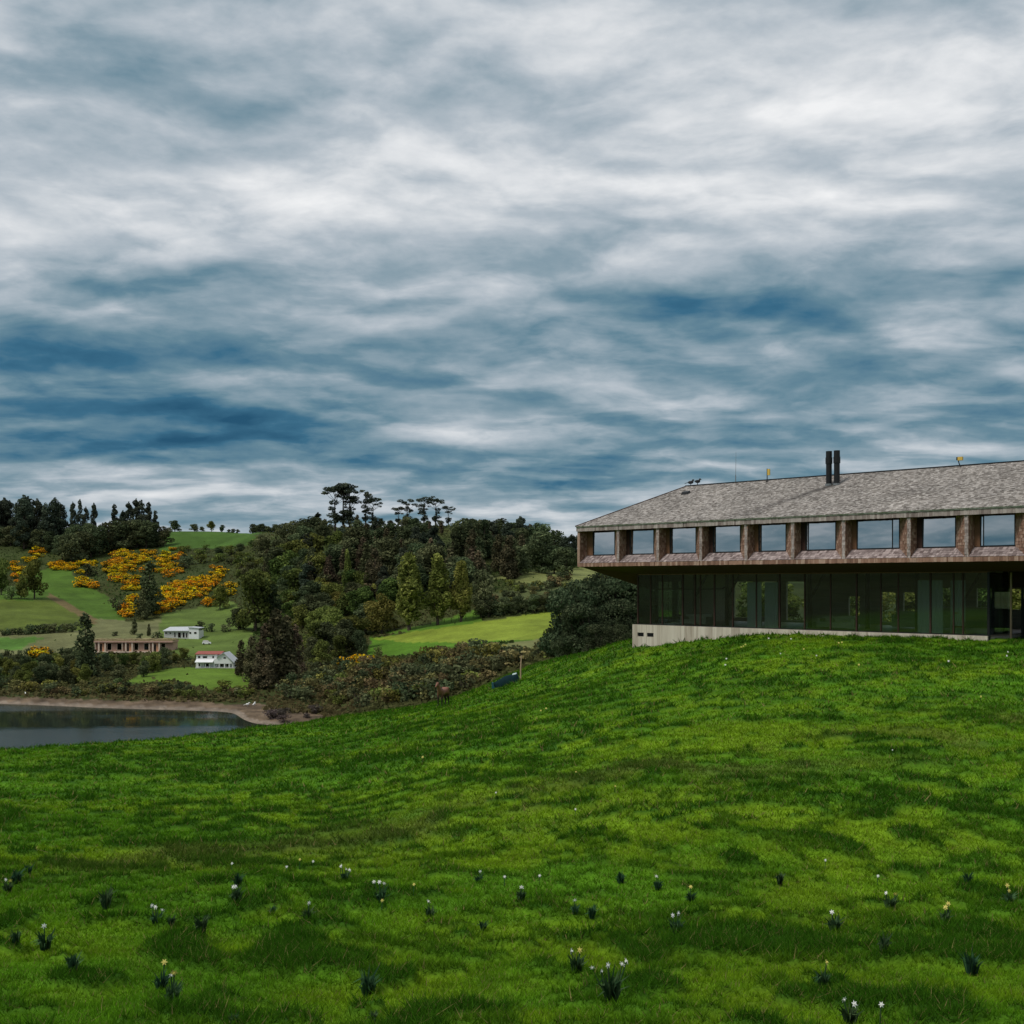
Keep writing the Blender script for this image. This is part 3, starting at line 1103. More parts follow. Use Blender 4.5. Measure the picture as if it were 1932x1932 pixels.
        m.poly_prism([(s1 - .13, YF + .02), (s1 + .055, YF + .02), (s1 + .055, yp + .25), (s1 - spl - .02, yp + .25), (s1 - spl, yp)], fz0, fz1, .3)
        fin = m.build('fin', M['finsh'], hotel)
        m = MB()
        mf = MB()
        a = Vector((s1 - spl, yp, 0))
        b = Vector((s1 - .13, YF + .02, 0))
        e1 = (b - a).normalized()
        nn2 = Vector((e1.y, -e1.x, 0))
        shingle_field(m, Vector((a.x, a.y, fz0)), e1, (0, 0, 1), nn2, (b - a).length, fz1 - fz0, .13, .157, .022, seed=200 + bi)
        shingle_field(mf, Vector((s1 - .135, YF + .02, fz0)), (1, 0, 0), (0, 0, 1), (0, -1, 0), .195, fz1 - fz0, .10, .157, .02, seed=300 + bi)
        shingle_field(m, Vector((s1 + .055, YF + .02, fz0)), (0, 1, 0), (0, 0, 1), (1, 0, 0), rec, fz1 - fz0, .13, .157, .022, seed=400 + bi)
        tag(m.build('fin_shingles', M['finsh'], fin), kind='stuff')
        tag(mf.build('fin_edge_shingles', M['fascia'], fin), kind='stuff')
        if bi == 0:
            m = MB()
            m.poly_prism([(s0 + .13, YF + .02), (s0 + .18, YF + .02), (s0 + .18, yp + .2), (s0 + .13, yp + .2)], fz0, fz1, .3)
            fin = m.build('fin', M['finsh'], hotel)
            m = MB()
            shingle_field(m, Vector((s0 + .18, YF + .02, fz0)), (0, 1, 0), (0, 0, 1), (1, 0, 0), rec, fz1 - fz0, .13, .157, .022, seed=499)
            tag(m.build('fin_shingles', M['finsh'], fin), kind='stuff')
            q0 = s0 + .18
            xw0 = q0 + .55
        # timber side panel in the window plane, window frame and pane
        zw0, zw1 = L(1.86), L(3.60)
        MB().box(q0, xw0 - .002, yp + .0, yp + .06, zw0, zw1).build('side_panel', M['wood_dark'] if bi % 2 else M['wood'], hotel)
        f = MB()
        ft = .05
        f.box(xw0, xw0 + ft, yp - .03, yp + .06, zw0, zw1)
        f.box(xw1 - ft, xw1, yp - .03, yp + .06, zw0, zw1)
        f.box(xw0 + ft, xw1 - ft, yp - .03, yp + .06, zw0, zw0 + ft)
        f.box(xw0 + ft, xw1 - ft, yp - .03, yp + .06, zw1 - ft, zw1)
        sp = []
        if bi in (2, 3, 4, 5, 8):
            sp = [xw0 + .17]
        if bi == 6:
            sp = [xw1 - .42]
        for x in sp:
            f.box(x - .02, x + .02, yp - .028, yp + .06, zw0 + ft, zw1 - ft)
        win = f.build('window', M['black'], hotel)
        ed = [xw0 + ft] + [x for x in sp] + [xw1 - ft]
        for a, b in zip(ed[:-1], ed[1:]):
            pa, pb = a + (.021 if a in sp else 0), b - (.021 if b in sp else 0)
            pc = (pa + pb) / 2
            pn = MB().box(pa - pc + .001, pb - pc - .001, -.006, .006, zw0 + ft - L(2.7), zw1 - ft - L(2.7)).build('pane', M['glass_up'], win)
            pn.location = (pc, yp + .012, L(2.7))
            pn.rotation_euler = (rs.uniform(-.03, .002), 0, rs.uniform(-.012, .012))
    # ---------------- roof
    zr, ze = L(ZR), L(3.79)
    x0, x1, y0, y1 = SL - .08, SR, YF - .14, YB + .1
    ym = (y0 + y1) / 2
    m = MB()
    vs = [(x0, y0, ze), (x1, y0, ze), (x1, y1, ze), (x0, y1, ze), (SL + HIP, ym, zr), (x1, ym, zr)]
    m.add(vs, [(0, 1, 5, 4), (2, 3, 4, 5), (0, 4, 3), (1, 2, 5), (0, 3, 2, 1)], .35)
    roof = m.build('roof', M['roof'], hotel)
    run = ym - y0
    sl = Vector((0, run, zr - ze))
    e2 = sl.normalized()
    nn = Vector((0, -e2.z, e2.y))
    hipf = (SL + HIP - x0) / sl.length
    m = MB()
    # the nearest shingles, one object each
    near = shingle_field(m, (x0, y0, ze), (1, 0, 0), e2, nn, x1 - x0, sl.length, .155, .13, .028,
                         inside=lambda x, y: x > y * hipf, seed=5, skip=lambda x, j: x > 27.0 and x < 29.4 and 3 <= j < 24)
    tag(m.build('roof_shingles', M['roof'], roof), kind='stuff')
    shapes = []
    for k in range(6):
        q = MB()
        shingle_box(q, (0, 0, 0), (1, 0, 0), (0, 1, 0), (0, 0, 1), 1.0, .13 * 1.25, 1.0, 0.0)
        q.t = [k / 6.0] * len(q.t)
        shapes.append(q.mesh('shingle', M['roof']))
    near.sort(key=lambda s: (s[1]))
    rot = Matrix((Vector((1, 0, 0)), e2, nn)).transposed().to_4x4()
    for i, (xx, yy, w, th, t) in enumerate(near):
        if i < 300:
            o = link('shingle', shapes[i % 6], roof)
            o.matrix_local = Matrix.Translation(Vector((x0 + xx, y0, ze)) + e2 * yy) @ rot @ Matrix.Diagonal((w, 1, th, 1))
        else:
            pass
    if len(near) > 300:
        q = MB()
        for (xx, yy, w, th, t) in near[300:]:
            shingle_box(q, Vector((x0 + xx, y0, ze)) + e2 * yy, (1, 0, 0), e2, nn, w, .13 * 1.25, th, t)
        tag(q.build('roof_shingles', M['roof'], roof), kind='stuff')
    # ridge capping and hip edge
    MB().box(SL + HIP - .1, SR, ym - .10, ym + .10, zr - .03, zr + .06).build('ridge_cap', M['black'], roof)
    MB().tube([(x0, y0, ze + .02), (SL + HIP, ym, zr + .02)], .045, 6).build('hip_cap', M['wood_dark'], roof)

    # flues: stand on the front slope
    def on_roof(x, y):
        return ze + (y - y0) / run * (zr - ze)
    for k, x in enumerate((12.15, 12.67)):
        y = 3.1
        zb2 = on_roof(x, y)
        m = MB()
        m.tube([(x, y, zb2 - .3), (x, y, zb2 + 1.35)], .175, 14)
        fl = m.build('flue', M['black'], hotel, smooth=False)
        MB().tube([(x, y, zb2 + 1.30), (x, y, zb2 + 1.68)], .21, 14).build('collar', M['black'], fl)
        MB().tube([(x, y, zb2 + 1.66), (x, y, zb2 + 2.06)], .185, 14).build('cap', M['black'], fl)
        MB().tube([(x, y, zb2 - .05), (x, y, zb2 + .08)], .23, 12).build('flashing', M['galv'], fl)
    # roof vent
    x, y = 1.25, 3.1
    zz = on_roof(x, y)
    MB().hexa([(x, y, zz + .02), (x + .55, y, zz + .02), (x + .55, y + .35, zz + .16), (x, y + .35, zz + .16)],
              [(x + .04, y + .05, zz + .2), (x + .5, y + .05, zz + .2), (x + .5, y + .35, zz + .3), (x + .04, y + .35, zz + .3)]).build('roof_vent', M['black'], roof)
    return on_roof, ym


on_roof, YM = build_hotel()


def ridge_x(px):
    """local x of the ridge point seen at picture column px"""
    k = (px - CX) / F
    b = hw(0, YM, 0)
    return (k * b.y - b.x) / (HU.x - k * HU.y)


# things on the ridge
def place_hotel(x, y, zl):
    p = hw(x, y, 0)
    return (p.x, p.y, zl - Z0)


zr = L(ZR) + .05
M['yellow'] = plain('yellow_plastic', (.62, .42, .09), 0.5, 0.15)
M['bird'] = plain('dark_feathers', (.02, .02, .022), 0.7, 0.3)
M['white'] = plain('white_feathers', (.78, .77, .74), 0.8, 0.08)
t = thing('whip_antenna', 'thin upright whip antenna on the hotel ridge near the two birds', 'antenna', place_hotel(ridge_x(1388), YM, zr))
MB().tube([(0, 0, -.04), (0, 0, .45)], .03, 6).build('mount', M['galv'], t)
MB().tube([(0, 0, .45), (.02, 0, 2.0)], [.015, .008], 5).build('whip', M['galv'], t)
t = thing('panel_antenna', 'short post with a small pale panel on the hotel ridge beside the flues', 'antenna', place_hotel(ridge_x(1452), YM - .3, on_roof(0, YM - .3)), UA)
MB().tube([(0, 0, -.05), (0, 0, .85)], .03, 6).build('post', M['black'], t)
MB().box(.04, .2, -.05, .05, .42, .82).build('panel', M['yellow'], t)
MB().blob((0, 0, .02), (.09, .09, .09), 8, 5).build('foot', M['black'], t)
t = thing('roof_lamp', 'small yellow lamp on a bent stalk on the hotel ridge, far right', 'lamp', place_hotel(ridge_x(1817), YM - .25, on_roof(0, YM - .25)), UA)
MB().tube([(0, 0, -.05), (-.12, 0, .22), (-.2, 0, .5)], .03, 6).build('stalk', M['black'], t)
MB().box(-.18, .08, -.08, .08, .40, .60).build('lamp_head', M['yellow'], t)
MB().box(-.26, -.17, -.07, .07, .42, .60).build('housing', M['black'], t)


def bird(name, label, group, loc, rz, mat, s=1.0):
    m = MB()
    m.blob((0, 0, .20), (.17, .085, .10), 8, 6)
    m.blob((.15, 0, .33), (.065, .055, .06), 7, 5)
    m.tube([(.20, 0, .33), (.28, 0, .315)], [.02, .004], 5)
    m.tube([(.09, 0, .25), (.15, 0, .32)], [.06, .05], 7)
    m.hexa([(-.14, -.03, .19), (-.36, -.05, .13), (-.36, .05, .13), (-.14, .03, .19)], [(-.14, -.03, .22), (-.36, -.05, .15), (-.36, .05, .15), (-.14, .03, .22)])
    for s2 in (-.035, .035):
        m.tube([(.0, s2, .13), (.01, s2, 0)], .012, 5)
    o = m.build(name, mat, None, True)
    o.location, o.rotation_euler, o.scale = loc, (0, 0, rz), (s, s, s)
    return tag(o, label, 'bird', group)


bird('bird', 'dark bird perched at the very start of the hotel ridge', 'birds on the hotel ridge', place_hotel(ridge_x(1303), YM, zr - .03), UA + .4, M['bird'], 1.15)
bird('bird', 'dark bird perched on the ridge, second from the roof hip', 'birds on the hotel ridge', place_hotel(ridge_x(1316), YM, zr + .0), UA + .9, M['bird'], 1.15)

# chair behind the glass
cp = hw(20.9, .9, 0)
t = thing('chair', 'pale wooden lounge chair behind the glass beside the entrance', 'chair', (cp.x, cp.y, ZB + .006), UA + .5)
for (x, y) in ((-.3, -.3), (.3, -.3)):
    MB().tube([(x, y, 0), (x * .8, y * .9, .62)], .035, 6).build('leg', M['wood_pale'], t)
for (x, y) in ((-.28, .35), (.28, .35)):
    MB().tube([(x, y + .1, 0), (x * .9, y - .1, .6), (x * .7, y + .15, 1.15)], .035, 6).build('leg', M['wood_pale'], t)
MB().box(-.3, .3, -.32, .3, .36, .43).build('seat', M['wood'], t)
MB().tube([(-.2, .5, 1.12), (.2, .5, 1.12)], .04, 6).build('backrest', M['wood_pale'], t)
for s in (-.27, .27):
    MB().tube([(s, -.32, .62), (s, .28, .6)], .035, 6).build('armrest', M['wood_pale'], t)

# ------------------------------------------------------------------ vegetation templates
M['bark'] = plain('bark', (.075, .055, .042), 0.9, 0.4, 4.0, stretch=(3, 3, .6))
M['bark_pale'] = plain('pale_bark', (.20, .165, .13), 0.9, 0.3, 4.0, stretch=(3, 3, .6))
M['lf_dark'] = leaf_mat('dark_evergreen_leaves', (.034, .046, .024), (.100, .122, .058), (.205, .230, .108))
M['lf_black'] = leaf_mat('blackish_conifer_needles', (.028, .038, .027), (.066, .082, .055), (.135, .152, .098))
M['lf_mid'] = leaf_mat('mid_green_leaves', (.044, .062, .020), (.122, .155, .040), (.245, .275, .070), objvar=.3)
M['lf_pop'] = leaf_mat('fresh_poplar_leaves', (.085, .115, .030), (.205, .250, .062), (.38, .42, .11), trans=.35, objvar=.10)
M['lf_olive'] = leaf_mat('olive_leaves', (0.054, 0.064, 0.018), (0.166, 0.177, 0.043), (0.355, 0.355, 0.087))
M['lf_brown'] = leaf_mat('bronze_green_leaves', (0.036, 0.036, 0.022), (0.114, 0.099, 0.057), (0.260, 0.191, 0.114))
M['lf_near'] = leaf_mat('grey_green_dark_leaves', (0.021, 0.029, 0.016), (0.062, 0.081, 0.041), (0.150, 0.166, 0.088))
M['lf_heath'] = leaf_mat('brownish_scrub_leaves', (0.054, 0.047, 0.025), (0.166, 0.146, 0.061), (0.355, 0.287, 0.124))
M['lf_grey'] = leaf_mat('grey_bare_twigs', (.06, .05, .045), (.11, .09, .08), (.17, .14, .12))
M['gorse'] = leaf_mat('gorse_bloom', (.62, .29, .008), (.86, .49, .012), (.95, .60, .04), trans=.15, objvar=.1)
M['lf_pale'] = leaf_mat('pale_lime_leaves', (.07, .09, .03), (.13, .16, .055), (.21, .24, .10))


def cards(P_, Nrm, size, tint, name, mat, rs, aspect=(.7, 1.3)):
    n = len(P_)
    r = rs.normal(size=(n, 3)) * 0.75 + Nrm
    r /= np.linalg.norm(r, axis=1)[:, None] + 1e-9
    h = rs.normal(size=(n, 3))
    a = np.cross(r, h)
    a /= np.linalg.norm(a, axis=1)[:, None] + 1e-9
    b = np.cross(r, a)
    s = (size * rs.uniform(.55, 1.35, n))[:, None]
    asp = rs.uniform(*aspect, n)[:, None]
    A, B = a * s * .5 * asp, b * s * .5 / asp
    k = rs.uniform(.2, .75, (n, 1))
    V = np.stack([P_ - A * k - B, P_ + A * k - B * .8, P_ + A + B * .3, P_ + B, P_ - A + B * .2], 1).reshape(-1, 3)
    base = np.arange(n) * 5
    tris = np.concatenate([np.stack([base, base + 1, base + 2], 1), np.stack([base, base + 2, base + 3], 1), np.stack([base, base + 3, base + 4], 1)])
    return np_mesh(name, V, tris=tris, mat=mat, tint=np.repeat(np.clip(tint, 0, 1), 5))


def lobes_crown(name, lobes, per, size, mat, seed, shell=.6):
    """lobes: (cx,cy,cz,rx,ry,rz)"""
    rs = np.random.default_rng(seed)
    Ps, Ns, Ts = [], [], []
    for (cx, cy, cz, rx, ry, rz) in lobes:
        n = max(6, int(per * (rx * ry * rz) ** (2 / 3)))
        d = rs.normal(size=(n, 3))
        d /= np.linalg.norm(d, axis=1)[:, None]
        rad = (rs.random(n) ** (1 / 3) * (1 - shell) + shell * rs.uniform(.82, 1.08, n))[:, None]
        Ps.append(np.array([cx, cy, cz]) + d * rad * np.array([rx, ry, rz]))
        Ns.append(d)
        Ts.append(np.clip(rs.normal(.44 + rs.uniform(-.30, .30), .14, n), 0, 1))
    return cards(np.concatenate(Ps), np.concatenate(Ns), size, np.concatenate(Ts), name, mat, rs)


def trunk_mesh(name, h, r0, r1, limbs, mat, lean=0.0, seed=0):
    rs = random.Random(seed)
    m = MB()
    pts = [(0, 0, -.8)]
    for i in range(1, 6):
        pts.append((lean * i / 5 + rs.uniform(-.02, .02) * h * .3, rs.uniform(-.02, .02) * h * .3, h * i / 5))
    m.tube(pts, [r0 + (r1 - r0) * i / 5 for i in range(6)], 7)
    for (z, tx, ty, tz, r) in limbs:
        m.tube([(lean * z / h, 0, z), (tx * .55, ty * .55, z + (tz - z) * .45), (tx, ty, tz)], [r, r * .7, r * .35], 5)
    return m.mesh(name, mat)


TPL = {}


def tpl(key, H, crown, trunk):
    TPL.setdefault(key, []).append((H, crown, trunk))


def make_templates():
    for k in range(4):        # round-headed trees, 12 m
        for key, mat in (('round_dark', 'lf_dark'), ('round_mid', 'lf_mid'), ('round_olive', 'lf_olive')):
            rs = random.Random(50 + k * 7 + len(key))
            lobes = []
            limbs = []
            for i in range(17):
                a = rs.uniform(0, 6.28)
                rad = rs.uniform(.6, 3.7)
                z = rs.uniform(1.7, 10.2)
                rr = rs.uniform(1.4, 2.6) * (1.0 - .035 * abs(z - 6.5))
                rad *= 1 - max(0, z - 8) * .18
                lobes.append((math.cos(a) * rad, math.sin(a) * rad, z, rr, rr, rr * rs.uniform(.65, .9)))
                if i % 2 == 0:
                    limbs.append((rs.uniform(2, 5), math.cos(a) * rad * .9, math.sin(a) * rad * .9, z, .16))
            lobes.append((0, 0, 10.3, 1.7, 1.7, 1.5))
            lobes.append((0, 0, 6.5, 2.8, 2.8, 3.0))
            tpl(key, 12, lobes_crown('crown', lobes, 52, .50, M[mat], 60 + k), trunk_mesh('trunk', 8, .32, .12, limbs, M['bark'], rs.uniform(-.5, .5), k))
    for k in range(2):        # the same habit in finer leaf, for trees seen closer
        rs = random.Random(75 + k)
        lobes, limbs = [], []
        for i in range(26):
            a = rs.uniform(0, 6.28)
            rad = rs.uniform(.6, 3.9)
            z = rs.uniform(1.4, 10.4)
            rr = rs.uniform(1.0, 1.9)
            rad *= 1 - max(0, z - 8) * .18
            lobes.append((math.cos(a) * rad, math.sin(a) * rad, z, rr, rr, rr * rs.uniform(.6, .85)))
            if i % 3 == 0:
                limbs.append((rs.uniform(1, 4), math.cos(a) * rad * .9, math.sin(a) * rad * .9, z, .14))
        lobes.append((0, 0, 5.5, 2.6, 2.6, 3.4))
        tpl('near_dark', 12, lobes_crown('crown', lobes, 150, .27, M['lf_near'], 66 + k), trunk_mesh('trunk', 8, .32, .12, limbs, M['bark'], rs.uniform(-.5, .5), k))
    for k in range(3):        # poplar 28 m
        rs = random.Random(90 + k)
        lobes = []
        for i in range(64):
            z = rs.uniform(3.6, 26.5)
            t = (z - 3.5) / 24
            env = 5.0 * (min(1, t / .3) ** .7) * (1 - max(0, t - .3) / .78) ** .75 + .25
            a = rs.uniform(0, 6.28)
            rad = env * rs.uniform(.25, .85)
            lobes.append((math.cos(a) * rad, math.sin(a) * rad, z, .75 + env * .18, .75 + env * .18, 1.9 + env * .25))
        lobes.append((0, 0, 27, .5, .5, 1.6))
        limbs = [(3.2, rs.uniform(-2, 2), rs.uniform(-2, 2), 9, .18) for i in range(5)]
        tpl('poplar', 28.5, lobes_crown('crown', lobes, 26, .72, M['lf_pop'], 120 + k), trunk_mesh('trunk', 23, .55, .08, limbs, M['bark'], 0, k))
    for k in range(4):        # tall ragged eucalypt-like conifer for ridge rows, 28 m
        rs = random.Random(130 + k)
        lobes, limbs = [], []
        for i in range(34):
            z = rs.uniform(3, 26)
            env = 6.6 * (1 - (z - 3) / 26) + 1.3
            a = rs.uniform(0, 6.28)
            rad = env * rs.uniform(.2, .9)
            s = rs.uniform(1.4, 2.5)
            lobes.append((math.cos(a) * rad, math.sin(a) * rad, z, s, s, s * rs.uniform(.7, 1.2)))
            limbs.append((z - 2, math.cos(a) * rad, math.sin(a) * rad, z, .11))
        lobes.append((0, 0, 27, .8, .8, 1.6))
        lobes.append((0, 0, 24.5, 1.2, 1.2, 2.0))
        tpl('ragged', 28.5, lobes_crown('crown', lobes, 30, .85, M['lf_black'], 140 + k), trunk_mesh('trunk', 26, .45, .06, limbs, M['bark'], 0, k))
    for k in range(4):        # open flat-topped tree, 26 m
        rs = random.Random(160 + k)
        lobes, limbs = [], []
        for i in range(24):
            z = rs.choice([6, 8, 10, 13, 16, 18.5, 21, 23, 24.5, 25]) + rs.uniform(-1, 1)
            a = rs.uniform(0, 6.28)
            rad = rs.uniform(1.0, 3.0 + (z - 12) * .34)
            s = rs.uniform(1.1, 2.9)
            lobes.append((math.cos(a) * rad, math.sin(a) * rad, z + rs.uniform(-.5, .5), s, s * rs.uniform(.7, 1.1), s * rs.uniform(.38, .75)))
            limbs.append((z - rs.uniform(3, 7), math.cos(a) * rad, math.sin(a) * rad, z - .2, .14))
        tpl('flat_top', 26, lobes_crown('crown', lobes, 34, .7, M['lf_black'], 170 + k, .4), trunk_mesh('trunk', 22, .48, .14, limbs, M['bark'], rs.uniform(-.8, .8), k))
    for k in range(3):        # conical conifer / cypress 20 m
        for key, mat in (('cone_dark', 'lf_dark'), ('cone_brown', 'lf_brown')):
            rs = random.Random(190 + k)
            lobes = []
            for i in range(38):
                z = rs.uniform(1.5, 18.5)
                env = 4.2 * (1 - z / 20.5) ** .8 + .25
                a = rs.uniform(0, 6.28)
                rad = env * rs.uniform(.2, .85)
                s = .7 + env * .22
                lobes.append((math.cos(a) * rad, math.sin(a) * rad, z, s, s, s * 1.5))
            lobes.append((0, 0, 19, .4, .4, 1.2))
            tpl(key, 20, lobes_crown('crown', lobes, 26, .72, M[mat], 200 + k), trunk_mesh('trunk', 18, .38, .05, [], M['bark'], 0, k))
    for k in range(4):        # shrubs 3 m
        for key, mat in (('shrub_dark', 'lf_dark'), ('shrub_heath', 'lf_heath'), ('shrub_mid', 'lf_mid'), ('shrub_olive', 'lf_olive'), ('shrub_grey', 'lf_grey'), ('shrub_pale', 'lf_pale')):
            rs = random.Random(230 + k)
            lobes, limbs = [], []
            for i in range(9):
                a = rs.uniform(0, 6.28)
                rad = rs.uniform(.1, 1.5)
                z = rs.uniform(.5, 2.3)
                s = rs.uniform(.5, .95)
                lobes.append((math.cos(a) * rad, math.sin(a) * rad, z, s, s, s * .8))
                limbs.append((.05, math.cos(a) * rad, math.sin(a) * rad, z, .06))
            tpl(key, 3.0, lobes_crown('crown', lobes, 70, .34, M[mat], 240 + k), trunk_mesh('trunk', 1.5, .10, .04, limbs, M['bark'], 0, k))
    for k in range(4):        # gorse 2.4 m
        rs = random.Random(260 + k)
        lobes, top = [], []
        for i in range(9):
            a = rs.uniform(0, 6.28)
            rad = rs.uniform(.1, 1.5)
            z = rs.uniform(.4, 1.4)
            s = rs.uniform(.5, .85)
            lobes.append((math.cos(a) * rad, math.sin(a) * rad, z, s, s, s * .8))
            top.append((math.cos(a) * rad, math.sin(a) * rad, z + .16, s * 1.02, s * 1.02, s * .78))
        tpl('gorse', 2.4, lobes_crown('foliage', lobes, 50, .36, M['lf_mid'], 270 + k), lobes_crown('blossom', top, 60, .30, M['gorse'], 280 + k, .9))


make_templates()
tree_rs = random.Random(99)

MARKS = [(638, 945, 'the tallest flat-topped trees'), (800, 960, 'the second flat-topped clump'), (655, 1080, 'the small bright poplar'), (772, 1110, 'the tallest poplar'), (826, 1110, 'the middle poplar'),
         (871, 1115, 'the shortest poplar'), (482, 1125, 'the big bright green tree'), (415, 1122, 'the round olive tree'), (1000, 1020, 'the falling hill shoulder'), (1085, 1030, 'the hotel eave'),
         (520, 1210, 'the tallest cypress'), (720, 1155, 'the olive broad tree'), (500, 1000, 'the bare skyline'), (1000, 1088, 'the upper pale field'), (670, 1245, 'the lone gorse mound'), (957, 1282, 'the teal dinghy'),
         (836, 1305, 'the horse'), (982, 1262, 'the leaning post'), (490, 1345, 'the beach end'), (405, 1247, 'the white house'), (250, 1220, 'the pink lodge'), (342, 1194, 'the grey house'), (161, 1215, 'the tall green conifer'),
         (282, 1108, 'the broad dark conifer'), (62, 1092, 'the leafy field trees'), (150, 1000, 'the gappy ridge trees'), (255, 965, 'the ridge-end clump'), (70, 960, 'the close ridge row'), (224, 1285, 'the pale lime bush'),
         (330, 1275, 'the green bank'), (880, 1190, 'the pale field'), (980, 1150, 'the dark hedge'), (164, 1075, 'the dark field-edge bush'), (1194, 1200, 'the concrete base'), (1110, 1150, 'the hotel end trees'),
         (420, 1210, 'the green above the white house'), (100, 1190, 'the field hedge'), (49, 1313, 'the single waterbird'), (236, 1300, 'the rust-brown bush')]
USED = {}
SIZES = {'trees of the hillside wood': (16, 20), 'rounded trees at the foot of the wood': (8.6, 10.4), 'bushes of the brown scrub': (3.6, 4.6), 'gorse bushes on the far slope': (3.2, 3.8),
         'bushy trees behind the lake shore': (5.5, 6.5), 'low shrubs along the lake shore': (2.5, 3.1), 'bushes on the slope above the gorse': (4.5, 5.5)}


def uniq(look, px, py):
    """a label that tells this one from its likes by the nearest landmarks"""
    ds = sorted(MARKS, key=lambda q: math.hypot((q[0] - px), (q[1] - py) * 1.3))[:4]

    def relation(q):
        dx, dy = px - q[0], py - q[1]
        far = math.hypot(dx, dy)
        pre = 'close ' if far < 16 else ('' if far < 42 else ('well ' if far < 90 else 'far '))
        if abs(dx) > abs(dy) * 1.6:
            w = 'left of' if dx < 0 else 'right of'
        elif abs(dy) > abs(dx) * 1.6:
            w = 'above' if dy < 0 else 'below'
        else:
            w = ('above and ' if dy < 0 else 'below and ') + ('left of' if dx < 0 else 'right of')
        if pre == 'close ':
            return 'close by ' + q[2]
        return pre + w + ' ' + q[2]
    cand = [look + ', ' + relation(ds[0]), look + ', ' + relation(ds[1]), look + ', ' + relation(ds[2])]
    cand += ['%s, between %s and %s' % (look, ds[0][2], ds[1][2]), look + ', ' + relation(ds[3])]
    for c in cand:
        if c not in USED and len(c.split()) <= 16:
            USED[c] = 1
            return c
    return cand[0] if len(cand[0].split()) <= 16 else look + ', near ' + ds[0][2]


LOOK = {'near_dark': 'rounded dark', 'round_dark': 'rounded dark', 'round_mid': 'rounded green', 'round_olive': 'rounded olive', 'cone_dark': 'pointed dark green', 'cone_brown': 'pointed bronze', 'ragged': 'ragged blackish', 'shrub_dark': 'dark', 'shrub_heath': 'brownish',
        'shrub_mid': 'green', 'shrub_olive': 'olive', 'shrub_grey': 'bare grey', 'gorse': 'yellow'}


def tree(key, name, label, cat, px=None, base=None, D=None, top=None, h=None, wide=1.0, group=None, pos=None, var=None):
    if pos is None:
        if D is None:
            X, Y, Z = hit(px, base)
        else:
            X, Y = (px - CX) / F * D, D
            Z = zat(X, Y)
    else:
        X, Y, Z = pos
    H0, crown, trunk = TPL[key][tree_rs.randrange(len(TPL[key])) if var is None else var % len(TPL[key])]
    if h is None:
        h = (HY - top) * Y / F - Z
    if '{' in label:
        lo, hi = SIZES.get(group, (0, 1e9))
        size = 'low' if h < lo else ('tall' if h > hi else 'middling')
        label = uniq(label.format(k=(size + ' ' + LOOK[key])), CX + F * X / Y, HY - F * (Z + h * .5) / Y)
    s = h / H0
    t = thing(name, label, cat, (X, Y, Z - .05), tree_rs.uniform(0, 6.28), group, (s * wide, s * wide, s))
    if key == 'gorse':
        link('foliage', crown, t)
        link('blossom', trunk, t)
    else:
        link('trunk', trunk, t)
        link('crown', crown, t)
    return t


def scatter(poly, n, rs, dmin=7.0):
    xs = [p[0] for p in poly]
    ys = [p[1] for p in poly]
    out = []
    P_ = np.array(poly)
    tries = 0
    while len(out) < n and tries < n * 60:
        tries += 1
        x, y = rs.uniform(min(xs), max(xs)), rs.uniform(min(ys), max(ys))
        if inpoly(np.array([x]), np.array([y]), P_)[0]:
            out.append((x, y))
    return out


